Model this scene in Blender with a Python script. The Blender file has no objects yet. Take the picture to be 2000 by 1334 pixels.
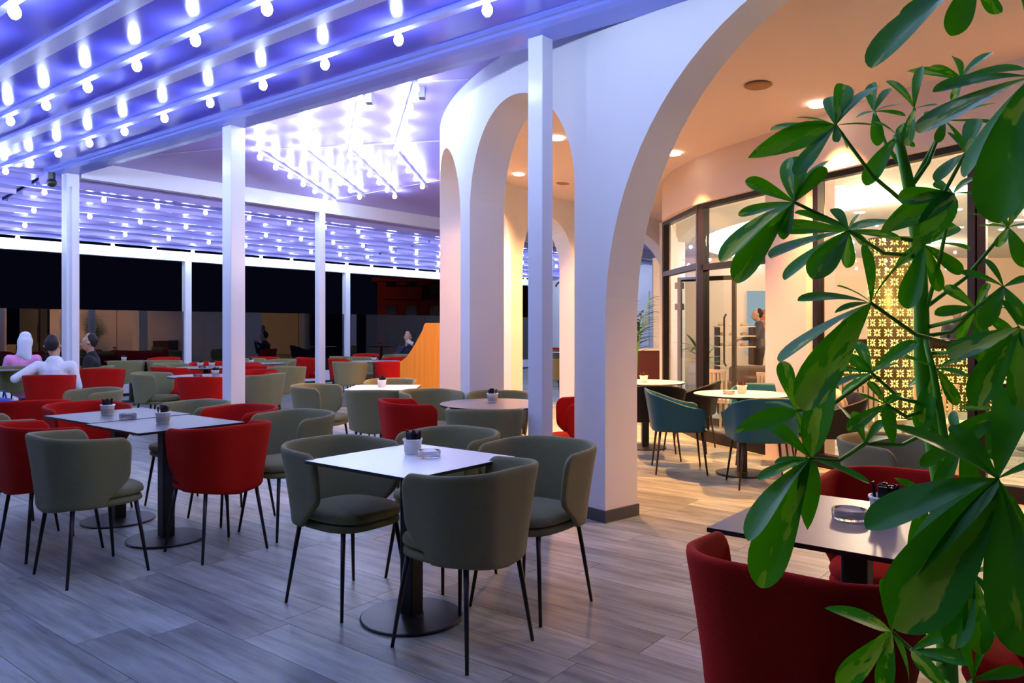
import bpy, math, random
from mathutils import Vector, Matrix
random.seed(7)
sc = bpy.context.scene
COL = sc.collection
PI = math.pi

# ------------------------------------------------------------------ camera, world, exposure
CAMH = 1.37
FPX = 1510.0
cam_d = bpy.data.cameras.new('camera')
cam_d.sensor_width = 36.0
cam_d.lens = 36.0 * FPX / 2000.0
cam_d.shift_y = -27.0 / 2000.0
cam_d.clip_end = 200
cam = bpy.data.objects.new('camera', cam_d)
COL.objects.link(cam)
cam.location = (0, 0, CAMH)
cam.rotation_euler = (PI / 2, 0, 0)
sc.camera = cam

world = bpy.data.worlds.new('night_sky')
sc.world = world
world.use_nodes = True
world.node_tree.nodes['Background'].inputs[0].default_value = (0.10, 0.12, 0.35, 1)
world.node_tree.nodes['Background'].inputs[1].default_value = 0.012

sc.view_settings.view_transform = 'Standard'
sc.view_settings.look = 'None'
sc.view_settings.exposure = 0.12
sc.view_settings.gamma = 1.0
sc.view_settings.use_curve_mapping = False

BULB_STRENGTH = 140.0
BULB_COL = (0.62, 0.74, 1.0)
WARM = (1.0, 0.42, 0.13)
WARM_W = 920.0

# ------------------------------------------------------------------ frames
UX, UY = -0.783, 0.622      # along the gutter beam, away from the camera
VX, VY = 0.622, 0.783       # along the far glass wall


def UV(u, v, z=0.0):
    return Vector((u * UX + v * VX, u * UY + v * VY, z))


ROTU = math.atan2(UY, UX)   # z-rotation that maps local +x on U
ROTV = math.atan2(VY, VX)   # z-rotation that maps local +x on V


def at(px, py, y):
    """world point seen at a pixel of the photograph at forward distance y"""
    return Vector(((px - 1000) / FPX * y, y, CAMH - (py - 640) / FPX * y))


# ------------------------------------------------------------------ materials
MATS = {}


def mat(name, col, rough=0.5, metal=0.0, spec=0.5, emit=None, estr=0.0, coat=0.0, noise=None, bump=None,
        trans=0.0, ior=1.45, sheen=0.0):
    if name in MATS:
        return MATS[name]
    m = bpy.data.materials.new(name)
    m.use_nodes = True
    nt = m.node_tree
    b = nt.nodes['Principled BSDF']
    b.inputs['Base Color'].default_value = (*col, 1)
    b.inputs['Roughness'].default_value = rough
    b.inputs['Metallic'].default_value = metal
    b.inputs['Specular IOR Level'].default_value = spec
    b.inputs['Coat Weight'].default_value = coat
    b.inputs['Coat Roughness'].default_value = 0.08
    b.inputs['Transmission Weight'].default_value = trans
    b.inputs['IOR'].default_value = ior
    b.inputs['Sheen Weight'].default_value = sheen
    if emit:
        b.inputs['Emission Color'].default_value = (*emit, 1)
        b.inputs['Emission Strength'].default_value = estr
    tc = nt.nodes.new('ShaderNodeTexCoord')
    if noise:
        sc_, amt = noise
        n = nt.nodes.new('ShaderNodeTexNoise')
        n.inputs['Scale'].default_value = sc_
        n.inputs['Detail'].default_value = 4
        nt.links.new(tc.outputs['Object'], n.inputs['Vector'])
        r = nt.nodes.new('ShaderNodeMapRange')
        r.inputs['To Min'].default_value = 1 - amt
        r.inputs['To Max'].default_value = 1 + amt
        nt.links.new(n.outputs['Fac'], r.inputs['Value'])
        hv = nt.nodes.new('ShaderNodeHueSaturation')
        hv.inputs['Color'].default_value = (*col, 1)
        nt.links.new(r.outputs['Result'], hv.inputs['Value'])
        nt.links.new(hv.outputs['Color'], b.inputs['Base Color'])
    if bump:
        sc_, st = bump
        n = nt.nodes.new('ShaderNodeTexVoronoi')
        n.inputs['Scale'].default_value = sc_
        nt.links.new(tc.outputs['Object'], n.inputs['Vector'])
        bp = nt.nodes.new('ShaderNodeBump')
        bp.inputs['Strength'].default_value = st
        bp.inputs['Distance'].default_value = 0.004
        nt.links.new(n.outputs['Distance'], bp.inputs['Height'])
        nt.links.new(bp.outputs['Normal'], b.inputs['Normal'])
    MATS[name] = m
    return m


def emis(name, col, st):
    if name in MATS:
        return MATS[name]
    m = bpy.data.materials.new(name)
    m.use_nodes = True
    nt = m.node_tree
    nt.nodes.remove(nt.nodes['Principled BSDF'])
    e = nt.nodes.new('ShaderNodeEmission')
    e.inputs[0].default_value = (*col, 1)
    e.inputs[1].default_value = st
    nt.links.new(e.outputs[0], nt.nodes['Material Output'].inputs[0])
    MATS[name] = m
    return m


def pane_glass(name, tint, f0, rough=0.0):
    m = bpy.data.materials.new(name)
    m.use_nodes = True
    nt = m.node_tree
    nt.nodes.remove(nt.nodes['Principled BSDF'])
    t = nt.nodes.new('ShaderNodeBsdfTransparent')
    t.inputs[0].default_value = (*tint, 1)
    g = nt.nodes.new('ShaderNodeBsdfGlossy')
    g.inputs['Roughness'].default_value = rough
    lw = nt.nodes.new('ShaderNodeLayerWeight')
    lw.inputs[0].default_value = 0.5
    pw = nt.nodes.new('ShaderNodeMath'); pw.operation = 'POWER'; pw.inputs[1].default_value = 5.0
    nt.links.new(lw.outputs['Facing'], pw.inputs[0])
    f = nt.nodes.new('ShaderNodeMath'); f.operation = 'MULTIPLY_ADD'
    f.inputs[1].default_value = 1 - f0
    f.inputs[2].default_value = f0
    nt.links.new(pw.outputs[0], f.inputs[0])
    mx = nt.nodes.new('ShaderNodeMixShader')
    nt.links.new(f.outputs[0], mx.inputs[0])
    nt.links.new(t.outputs[0], mx.inputs[1])
    nt.links.new(g.outputs[0], mx.inputs[2])
    nt.links.new(mx.outputs[0], nt.nodes['Material Output'].inputs[0])
    MATS[name] = m
    return m


def plank_mat():
    m = bpy.data.materials.new('floor_planks')
    m.use_nodes = True
    nt = m.node_tree
    N = nt.nodes.new
    L = nt.links.new
    b = nt.nodes['Principled BSDF']
    b.inputs['Roughness'].default_value = 0.42
    geo = N('ShaderNodeNewGeometry')
    oi = N('ShaderNodeObjectInfo')
    tc = N('ShaderNodeTexCoord')
    add = N('ShaderNodeMath'); add.operation = 'ADD'
    L(geo.outputs['Random Per Island'], add.inputs[0]); L(oi.outputs['Random'], add.inputs[1])
    fr = N('ShaderNodeMath'); fr.operation = 'FRACT'; L(add.outputs[0], fr.inputs[0])
    mul = N('ShaderNodeMath'); mul.operation = 'MULTIPLY'; mul.inputs[1].default_value = 53.0
    L(fr.outputs[0], mul.inputs[0])
    cmb = N('ShaderNodeCombineXYZ'); L(mul.outputs[0], cmb.inputs[2])
    vadd = N('ShaderNodeVectorMath'); vadd.operation = 'ADD'
    L(tc.outputs['Object'], vadd.inputs[0]); L(cmb.outputs[0], vadd.inputs[1])
    mp = N('ShaderNodeMapping'); mp.inputs['Scale'].default_value = (2.2, 26, 1)
    L(vadd.outputs[0], mp.inputs['Vector'])
    n1 = N('ShaderNodeTexNoise'); n1.inputs['Scale'].default_value = 1.0; n1.inputs['Detail'].default_value = 6
    n1.inputs['Roughness'].default_value = 0.62
    L(mp.outputs[0], n1.inputs['Vector'])
    mp2 = N('ShaderNodeMapping'); mp2.inputs['Scale'].default_value = (1.6, 5, 1)
    L(vadd.outputs[0], mp2.inputs['Vector'])
    n2 = N('ShaderNodeTexNoise'); n2.inputs['Scale'].default_value = 1.3; n2.inputs['Detail'].default_value = 3
    L(mp2.outputs[0], n2.inputs['Vector'])
    cr = N('ShaderNodeValToRGB')
    cr.color_ramp.elements[0].position = 0.33; cr.color_ramp.elements[0].color = (0.115, 0.135, 0.115, 1)
    cr.color_ramp.elements[1].position = 0.67; cr.color_ramp.elements[1].color = (0.41, 0.47, 0.42, 1)
    e = cr.color_ramp.elements.new(0.5); e.color = (0.265, 0.30, 0.26, 1)
    mixf = N('ShaderNodeMath'); mixf.operation = 'MULTIPLY_ADD'; mixf.inputs[1].default_value = 0.55
    L(n1.outputs['Fac'], mixf.inputs[0])
    half = N('ShaderNodeMath'); half.operation = 'MULTIPLY'; half.inputs[1].default_value = 0.45
    L(n2.outputs['Fac'], half.inputs[0]); L(half.outputs[0], mixf.inputs[2])
    L(mixf.outputs[0], cr.inputs[0])
    hv = N('ShaderNodeHueSaturation')
    mr = N('ShaderNodeMapRange'); mr.inputs['To Min'].default_value = 0.70; mr.inputs['To Max'].default_value = 1.22
    L(fr.outputs[0], mr.inputs['Value']); L(mr.outputs[0], hv.inputs['Value'])
    L(cr.outputs[0], hv.inputs['Color']); L(hv.outputs[0], b.inputs['Base Color'])
    bp = N('ShaderNodeBump'); bp.inputs['Strength'].default_value = 0.12; bp.inputs['Distance'].default_value = 0.003
    L(n1.outputs['Fac'], bp.inputs['Height']); L(bp.outputs[0], b.inputs['Normal'])
    return m


def leaf_mat():
    m = bpy.data.materials.new('variegated_leaf')
    m.use_nodes = True
    nt = m.node_tree
    N = nt.nodes.new
    L = nt.links.new
    b = nt.nodes['Principled BSDF']
    b.inputs['Roughness'].default_value = 0.42
    b.inputs['Specular IOR Level'].default_value = 0.3
    tc = N('ShaderNodeTexCoord')
    oi = N('ShaderNodeObjectInfo')
    sx = N('ShaderNodeSeparateXYZ'); L(tc.outputs['Object'], sx.inputs[0])
    ay = N('ShaderNodeMath'); ay.operation = 'ABSOLUTE'; L(sx.outputs['Y'], ay.inputs[0])
    cmb = N('ShaderNodeCombineXYZ')
    ml = N('ShaderNodeMath'); ml.operation = 'MULTIPLY'; ml.inputs[1].default_value = 40
    L(oi.outputs['Random'], ml.inputs[0]); L(ml.outputs[0], cmb.inputs[2])
    va = N('ShaderNodeVectorMath'); va.operation = 'ADD'
    L(tc.outputs['Object'], va.inputs[0]); L(cmb.outputs[0], va.inputs[1])
    mp = N('ShaderNodeMapping'); mp.inputs['Scale'].default_value = (2.2, 7.0, 1); L(va.outputs[0], mp.inputs[0])
    ns = N('ShaderNodeTexNoise'); ns.inputs['Scale'].default_value = 1.0; ns.inputs['Detail'].default_value = 3
    L(mp.outputs[0], ns.inputs['Vector'])
    # yellow patch near the midrib, on some leaflets
    s1 = N('ShaderNodeMath'); s1.operation = 'MULTIPLY_ADD'; s1.inputs[1].default_value = -2.1
    L(ay.outputs[0], s1.inputs[0]); L(ns.outputs['Fac'], s1.inputs[2])
    s2 = N('ShaderNodeMath'); s2.operation = 'MULTIPLY_ADD'; s2.inputs[1].default_value = 0.46; s2.inputs[2].default_value = -0.31
    L(oi.outputs['Random'], s2.inputs[0])
    s3 = N('ShaderNodeMath'); s3.operation = 'ADD'; L(s1.outputs[0], s3.inputs[0]); L(s2.outputs[0], s3.inputs[1])
    cr = N('ShaderNodeValToRGB')
    cr.color_ramp.elements[0].position = 0.455; cr.color_ramp.elements[0].color = (0.022, 0.32, 0.006, 1)
    cr.color_ramp.elements[1].position = 0.485; cr.color_ramp.elements[1].color = (0.74, 0.84, 0.05, 1)
    L(s3.outputs[0], cr.inputs[0])
    hv = N('ShaderNodeHueSaturation')
    mr = N('ShaderNodeMapRange'); mr.inputs['To Min'].default_value = 0.8; mr.inputs['To Max'].default_value = 1.2
    L(oi.outputs['Random'], mr.inputs['Value']); L(mr.outputs[0], hv.inputs['Value'])
    L(cr.outputs[0], hv.inputs['Color']); L(hv.outputs[0], b.inputs['Base Color'])
    tr = N('ShaderNodeBsdfTranslucent'); tr.inputs[0].default_value = (0.08, 0.45, 0.0, 1)
    mx = N('ShaderNodeMixShader'); mx.inputs[0].default_value = 0.30
    L(b.outputs[0], mx.inputs[1]); L(tr.outputs[0], mx.inputs[2])
    L(mx.outputs[0], nt.nodes['Material Output'].inputs[0])
    return m


def wood_mat(name, c1, c2, sx=2.0, sz=40.0, rough=0.4):
    m = bpy.data.materials.new(name)
    m.use_nodes = True
    nt = m.node_tree
    b = nt.nodes['Principled BSDF']
    b.inputs['Roughness'].default_value = rough
    tc = nt.nodes.new('ShaderNodeTexCoord')
    mp = nt.nodes.new('ShaderNodeMapping'); mp.inputs['Scale'].default_value = (sz, sz, sx)
    nt.links.new(tc.outputs['Object'], mp.inputs[0])
    n = nt.nodes.new('ShaderNodeTexNoise'); n.inputs['Scale'].default_value = 1.0; n.inputs['Detail'].default_value = 5
    nt.links.new(mp.outputs[0], n.inputs['Vector'])
    cr = nt.nodes.new('ShaderNodeValToRGB')
    cr.color_ramp.elements[0].position = 0.3; cr.color_ramp.elements[0].color = (*c1, 1)
    cr.color_ramp.elements[1].position = 0.7; cr.color_ramp.elements[1].color = (*c2, 1)
    nt.links.new(n.outputs['Fac'], cr.inputs[0]); nt.links.new(cr.outputs[0], b.inputs['Base Color'])
    MATS[name] = m
    return m


M_plank = plank_mat()
M_leaf = leaf_mat()
M_plaster = mat('white_plaster', (0.70, 0.71, 0.74), 0.75, noise=(3, 0.03))
M_ring = mat('arcade_ceiling_paint', (0.70, 0.58, 0.52), 0.8)
M_white = mat('white_lacquered_aluminium', (0.74, 0.76, 0.84), 0.25, spec=0.6)
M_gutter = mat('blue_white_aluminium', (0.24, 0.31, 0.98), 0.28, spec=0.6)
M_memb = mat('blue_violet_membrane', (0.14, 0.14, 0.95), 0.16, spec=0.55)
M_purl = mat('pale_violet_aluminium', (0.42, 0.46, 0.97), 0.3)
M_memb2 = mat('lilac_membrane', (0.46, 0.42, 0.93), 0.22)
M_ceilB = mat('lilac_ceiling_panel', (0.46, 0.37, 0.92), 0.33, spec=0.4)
M_skirt = mat('dark_grey_skirting_tile', (0.06, 0.065, 0.065), 0.4)
M_brown = mat('dark_brown_frame', (0.009, 0.005, 0.004), 0.4, spec=0.3)
M_black = mat('black_powder_coated_steel', (0.010, 0.011, 0.014), 0.42)
M_olive = mat('olive_grey_fabric', (0.19, 0.188, 0.074), 0.85, bump=(420, 0.5), sheen=0.12, noise=(60, 0.10))
M_red = mat('red_fabric', (0.42, 0.005, 0.0006), 0.8, spec=0.2, bump=(420, 0.5), sheen=0.0, noise=(60, 0.10))
M_teal = mat('teal_leather', (0.004, 0.075, 0.11), 0.45, spec=0.35)
M_darkchair = mat('black_leather', (0.006, 0.005, 0.006), 0.5, spec=0.3)
M_bronze = mat('dark_bronze_steel', (0.06, 0.035, 0.02), 0.4, metal=0.5)
M_top = mat('pale_grey_laminate', (0.15, 0.15, 0.145), 0.36, spec=0.75, noise=(40, 0.03))
M_topwarm = mat('white_laminate', (0.75, 0.70, 0.64), 0.3)
M_ceramic = mat('white_ceramic', (0.80, 0.80, 0.77), 0.25)
M_sachet = mat('black_paper_sachet', (0.010, 0.009, 0.012), 0.45)
M_glass = mat('clear_glass', (1, 1, 1), 0.02, trans=1.0, ior=1.48)
M_wood = wood_mat('honey_wood', (0.50, 0.20, 0.012), (0.62, 0.27, 0.018), 1.2, 30)
M_palewood = mat('pale_wood', (0.62, 0.50, 0.32), 0.5)
M_bulb = emis('lit_bulb_glass', BULB_COL, BULB_STRENGTH)
M_socket = mat('white_plastic_socket', (0.6, 0.62, 0.75), 0.4)
M_down = emis('lit_downlight', (1.0, 0.82, 0.62), 14.0)
M_pane = pane_glass('facade_glass', (0.95, 0.96, 0.95), 0.02)
M_nightpane = pane_glass('night_window_glass', (0.55, 0.55, 0.6), 0.10)
M_stem = mat('green_stem', (0.16, 0.50, 0.03), 0.45, noise=(30, 0.3))
M_petiole = mat('green_petiole', (0.16, 0.42, 0.03), 0.45)
M_skin = mat('skin', (0.45, 0.24, 0.15), 0.55)
M_gold = mat('brass_panel', (0.17, 0.105, 0.018), 0.38, metal=0.7)
M_cut = emis('lit_cut_out', (1.0, 0.74, 0.16), 3.2)
M_int = mat('peach_wall_paint', (0.80, 0.62, 0.47), 0.8)
M_intceil = mat('white_ceiling_paint', (0.78, 0.75, 0.70), 0.8)
M_cove = emis('lit_cove', (0.90, 0.95, 1.0), 3.2)
M_palm = mat('palm_leaf', (0.06, 0.16, 0.03), 0.5, noise=(8, 0.4))
M_terra = mat('terracotta', (0.35, 0.09, 0.04), 0.7)


# ------------------------------------------------------------------ mesh helpers
class MB:
    def __init__(s):
        s.v = []
        s.f = []
        s.m = []

    def add(s, vs, fs, mi=0):
        o = len(s.v)
        s.v += [tuple(p) for p in vs]
        for f in fs:
            s.f.append(tuple(i + o for i in f))
            s.m.append(mi)
        return s

    def box(s, x0, x1, y0, y1, z0, z1, mi=0):
        vs = [(x0, y0, z0), (x1, y0, z0), (x1, y1, z0), (x0, y1, z0), (x0, y0, z1), (x1, y0, z1), (x1, y1, z1), (x0, y1, z1)]
        return s.add(vs, [(3, 2, 1, 0), (4, 5, 6, 7), (0, 1, 5, 4), (1, 2, 6, 5), (2, 3, 7, 6), (3, 0, 4, 7)], mi)

    def prism(s, ring, z0, z1, mi=0):
        n = len(ring)
        vs = [(p[0], p[1], z0) for p in ring] + [(p[0], p[1], z1) for p in ring]
        fs = [tuple(reversed(range(n))), tuple(range(n, 2 * n))]
        fs += [(i, (i + 1) % n, n + (i + 1) % n, n + i) for i in range(n)]
        return s.add(vs, fs, mi)

    def tube(s, pts, rads, n=8, mi=0, cap=True):
        pts = [Vector(p) for p in pts]
        if not isinstance(rads, (list, tuple)):
            rads = [rads] * len(pts)
        vs = []
        up = Vector((0, 0, 1))
        pref = None
        for i, p in enumerate(pts):
            d = (pts[min(i + 1, len(pts) - 1)] - pts[max(i - 1, 0)]).normalized()
            if pref is None:
                a = up if abs(d.z) < 0.9 else Vector((1, 0, 0))
                x = d.cross(a).normalized()
            else:
                x = (pref - d * pref.dot(d)).normalized()
            pref = x
            y = d.cross(x)
            for k in range(n):
                t = 2 * PI * k / n
                vs.append(p + (x * math.cos(t) + y * math.sin(t)) * rads[i])
        fs = []
        for i in range(len(pts) - 1):
            for k in range(n):
                a = i * n + k
                b = i * n + (k + 1) % n
                fs.append((a, b, b + n, a + n))
        if cap:
            fs.append(tuple(reversed(range(n))))
            fs.append(tuple(range((len(pts) - 1) * n, len(pts) * n)))
        return s.add(vs, fs, mi)

    def lathe(s, prof, n=20, mi=0, cx=0, cy=0, closed=False):
        vs = []
        for r, z in prof:
            for k in range(n):
                t = 2 * PI * k / n
                vs.append((cx + r * math.cos(t), cy + r * math.sin(t), z))
        fs = []
        m = len(prof)
        for i in range(m if closed else m - 1):
            j = (i + 1) % m
            for k in range(n):
                fs.append((i * n + k, i * n + (k + 1) % n, j * n + (k + 1) % n, j * n + k))
        if not closed:
            if prof[0][0] > 1e-5:
                fs.append(tuple(reversed(range(n))))
            if prof[-1][0] > 1e-5:
                fs.append(tuple(range((m - 1) * n, m * n)))
        return s.add(vs, fs, mi)

    def mesh(s, name, mats, smooth=False):
        me = bpy.data.meshes.new(name)
        me.from_pydata(s.v, [], s.f)
        if not isinstance(mats, (list, tuple)):
            mats = [mats]
        for m in mats:
            me.materials.append(m)
        me.polygons.foreach_set('material_index', s.m)
        if smooth:
            me.polygons.foreach_set('use_smooth', [True] * len(me.polygons))
        me.update()
        return me


def sphere_mb(r, n=10, m=7, sz=1.0, z0=0.0):
    prof = [(max(r * math.sin(PI * i / m), 1e-6), z0 - r * sz * math.cos(PI * i / m)) for i in range(m + 1)]
    return MB().lathe(prof, n)


def obj(name, me, parent=None, loc=(0, 0, 0), rz=0.0):
    o = bpy.data.objects.new(name, me)
    COL.objects.link(o)
    o.location = loc
    o.rotation_euler = (0, 0, rz)
    if parent:
        o.parent = parent
    return o


def tag(o, label, cat, group=None):
    o['label'] = label
    o['category'] = cat
    if group:
        o['group'] = group
    return o


def struct(name, me, loc=(0, 0, 0), rz=0.0):
    o = obj(name, me, None, loc, rz)
    o['kind'] = 'structure'
    return o


def empty(name, loc=(0, 0, 0), rz=0.0):
    o = bpy.data.objects.new(name, None)
    COL.objects.link(o)
    o.empty_display_size = 0.1
    o.location = loc
    o.rotation_euler = (0, 0, rz)
    return o


def bake(me, mods):
    o = bpy.data.objects.new('tmp', me)
    COL.objects.link(o)
    for typ, kw in mods:
        m = o.modifiers.new(typ, typ)
        for k, v in kw.items():
            setattr(m, k, v)
    dg = bpy.context.evaluated_depsgraph_get()
    r = bpy.data.meshes.new_from_object(o.evaluated_get(dg))
    bpy.data.objects.remove(o)
    return r


def smooth_mesh(me):
    me.polygons.foreach_set('use_smooth', [True] * len(me.polygons))
    return me


def rot_dir(d):
    return math.atan2(-d[0], d[1])


# ------------------------------------------------------------------ floor
PL, PW, GAP = 1.2, 0.24, 0.0025
floor = struct('floor', MB().prism([UV(-7, -6), UV(-7, 23), UV(16.1, 23), UV(16.1, -6)], -0.12, -0.006).mesh('floor', mat('grout', (0.16, 0.155, 0.15), 0.8)))
pm = MB().box(0, PL - GAP, 0, PW - GAP, -0.0058, 0.0).mesh('plank', M_plank)
cells = []
nrow = int(29 / PW)
for j in range(nrow):
    off = random.Random(j * 13 + 5).uniform(0, PL)
    for i in range(-1, int(23.1 / PL)):
        u, v = -7 + i * PL + off, -6 + j * PW
        if u + PL > 16.05 or u < -6.99:
            continue
        c = UV(u + PL / 2, v + PW / 2)
        cells.append((u, v, c))


def in_view(c, m=1.15):
    return c.y > 1.2 and abs(c.x / c.y) < 0.67 * m and (640 + FPX * CAMH / c.y) < 1334 + 150


vis = sorted([q for q in cells if in_view(q[2])], key=lambda q: q[2].length)
near = vis[:290]
nearset = set((round(q[0], 3), round(q[1], 3)) for q in near)
for u, v, c in near:
    obj('plank', pm, floor, UV(u, v), ROTU)
    # local +y must run along V
rest = MB()
for u, v, c in cells:
    if (round(u, 3), round(v, 3)) in nearset or c.length > 32:
        continue
    rest.box(u, u + PL - GAP, -v - PW + GAP, -v, -0.0058, 0.0)
ro = obj('plank', rest.mesh('plank_rest', M_plank), floor, (0, 0, 0), ROTU)
ro['kind'] = 'stuff'
# U x V is left-handed (V = U rotated by -90 deg), so near planks reach to -y; shift them by one width
for o in floor.children:
    if o is not ro:
        p = o.location
        o.location = p + UV(0, PW - GAP)

# ------------------------------------------------------------------ round arcade wall
CX, CY, RO, TH = 5.535, 9.565, 6.4, 0.34
RI = RO - TH
ZTOP = 3.66


def cir(a, r, z=0.0):
    a = math.radians(a)
    return Vector((CX + r * math.cos(a), CY + r * math.sin(a), z))


def deg_arc(w, r=RO):
    return math.degrees(w / r)


# openings in degrees (counter-clockwise), spring height, rise
OPEN = [(113.0, 134.5, 2.2, 1.05), (137.0, 152.3, 2.4, 0.86), (156.3, 168.5, 2.42, 0.80), (171.0, 182.0, 2.42, 0.80),
        (184.5, 199.6, 2.42, 0.84), (202.2, 217.5, 2.42, 0.86), (220.3, 256.1, 1.42, 2.17)]
A0, A1 = 110.5, 262.0
wall = MB()


def arc_quadstrip(mb, a0, a1, zf0, zf1, n, r, flip=False):
    vs, fs = [], []
    for i in range(n + 1):
        a = a0 + (a1 - a0) * i / n
        t = i / n
        vs.append(cir(a, r, zf0(t)))
        vs.append(cir(a, r, zf1(t)))
    for i in range(n):
        q = (2 * i, 2 * i + 2, 2 * i + 3, 2 * i + 1)
        fs.append(tuple(reversed(q)) if flip else q)
    mb.add(vs, fs)


cur = A0
for (a0, a1, zs, rise) in OPEN + [(A1, A1, 0, 0)]:
    # pillar from cur to a0
    n = max(2, int((a0 - cur) / 1.0))
    arc_quadstrip(wall, cur, a0, lambda t: 0.0, lambda t: ZTOP, n, RO)
    arc_quadstrip(wall, cur, a0, lambda t: 0.0, lambda t: ZTOP, n, RI, True)
    if a1 > a0:
        n = 44

        def zarch(t, zs=zs, rise=rise):
            k = 1 - abs(2 * t - 1)
            return zs + rise * math.sqrt(max(0.0, 1 - (1 - k) ** 2))
        # cosine-spaced for a smooth springing
        ts = [0.5 - 0.5 * math.cos(PI * i / n) for i in range(n + 1)]
        for r, fl in ((RO, False), (RI, True)):
            vs, fs = [], []
            for t in ts:
                a = a0 + (a1 - a0) * t
                vs += [cir(a, r, zarch(t)), cir(a, r, ZTOP)]
            for i in range(n):
                q = (2 * i, 2 * i + 2, 2 * i + 3, 2 * i + 1)
                fs.append(tuple(reversed(q)) if fl else q)
            wall.add(vs, fs)
        prof = [(a0, 0.0)] + [(a0 + (a1 - a0) * t, zarch(t)) for t in ts] + [(a1, 0.0)]
        vs, fs = [], []
        for a, z in prof:
            vs += [cir(a, RO, z), cir(a, RI, z)]
        for i in range(len(prof) - 1):
            fs.append((2 * i, 2 * i + 1, 2 * i + 3, 2 * i + 2))
        wall.add(vs, fs)
    cur = a1
struct('wall_arcade', wall.mesh('wall_arcade', M_plaster))
# dark skirting on every pillar
cur = A0
k = 1
for (a0, a1, zs, rise) in OPEN + [(A1, A1, 0, 0)]:
    e = deg_arc(0.012)
    ring = [cir(cur - e + (a0 - cur + 2 * e) * i / 4, RO + 0.012) for i in range(5)] + [cir(a0 + e - (a0 - cur + 2 * e) * i / 4, RI - 0.012) for i in range(5)]
    struct('trim_%d' % k, MB().prism(ring, 0.0, 0.085).mesh('pillar_skirting', M_skirt))
    k += 1
    cur = a1

# ------------------------------------------------------------------ restaurant facade line
FAC = [(3.45, 17.3), (2.75, 13.2), (2.19, 11.05), (2.17, 10.2), (2.31, 9.4), (2.55, 8.75), (2.80, 8.22), (3.0, 7.7), (3.43, 6.75), (3.75, 6.22), (4.35, 5.55), (5.2, 4.95)]
ZG, ZF, ZR = 2.87, 3.43, 3.60


def resample(poly, n):
    P = [Vector((p[0], p[1], 0)) for p in poly]
    d = [0]
    for i in range(1, len(P)):
        d.append(d[-1] + (P[i] - P[i - 1]).length)
    out = []
    for k in range(n + 1):
        t = d[-1] * k / n
        for i in range(1, len(P)):
            if t <= d[i] + 1e-9:
                f = (t - d[i - 1]) / (d[i] - d[i - 1])
                out.append(P[i - 1].lerp(P[i], f))
                break
    return out


def smooth_poly(poly, it=2):
    P = [Vector((p[0], p[1], 0)) for p in poly]
    for _ in range(it):
        Q = [P[0]]
        for i in range(len(P) - 1):
            Q.append(P[i].lerp(P[i + 1], 0.25))
            Q.append(P[i].lerp(P[i + 1], 0.75))
        Q.append(P[-1])
        P = Q
    return P


facs = resample(smooth_poly(FAC), 60)
mb = MB()
vs, fs = [], []
for i in range(61):
    p = cir(A0 + (A1 - A0) * i / 60, RI + 0.01, ZR)
    q = facs[i].copy()
    q.z = ZF
    vs += [p, q]
for i in range(60):
    fs.append((2 * i, 2 * i + 1, 2 * i + 3, 2 * i + 2))
mb.add(vs, fs)
struct('ceiling', mb.mesh('arcade_ceiling', M_ring)).name = 'ceiling_arcade'


def ribbon(poly, z0, z1, th, m, name):
    """a standing wall of thickness th that follows a plan line"""
    P = [Vector((p[0], p[1], 0)) for p in poly]
    L_, R_ = [], []
    for i, p in enumerate(P):
        d = (P[min(i + 1, len(P) - 1)] - P[max(i - 1, 0)]).normalized()
        nrm = Vector((-d.y, d.x, 0))
        L_.append(p + nrm * th / 2)
        R_.append(p - nrm * th / 2)
    mb = MB()
    n = len(P)
    vs = []
    for a, b in zip(L_, R_):
        vs += [(a.x, a.y, z0), (a.x, a.y, z1), (b.x, b.y, z0), (b.x, b.y, z1)]
    fs = []
    for i in range(n - 1):
        a, b = 4 * i, 4 * i + 4
        fs += [(a, a + 1, b + 1, b), (a + 2, b + 2, b + 3, a + 3), (a + 1, a + 3, b + 3, b + 1), (a, b, b + 2, a + 2)]
    fs += [(0, 2, 3, 1), (4 * n - 4, 4 * n - 3, 4 * n - 1, 4 * n - 2)]
    mb.add(vs, fs)
    return mb.mesh(name, m)


fsm = smooth_poly(FAC, 2)
struct('wall_fascia', ribbon(fsm, ZG, ZF + 0.05, 0.16, M_ring, 'fascia'))
# solid wall beyond the glazed part
struct('wall_side', ribbon([(3.45, 17.3), (2.75, 13.2), (2.19, 11.05)], 0, ZG, 0.16, M_plaster, 'side_wall'))


def bar(p, q, z0, z1, w, t, name, m=None, parent=None):
    """box bar between plan points"""
    p = Vector((p[0], p[1], 0)); q = Vector((q[0], q[1], 0))
    d = (q - p)
    L_ = d.length
    me = MB().box(0, L_, -w / 2, w / 2, z0, z1).mesh(name, m or M_brown)
    o = obj(name, me, parent, p, math.atan2(d.y, d.x))
    return o


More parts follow.
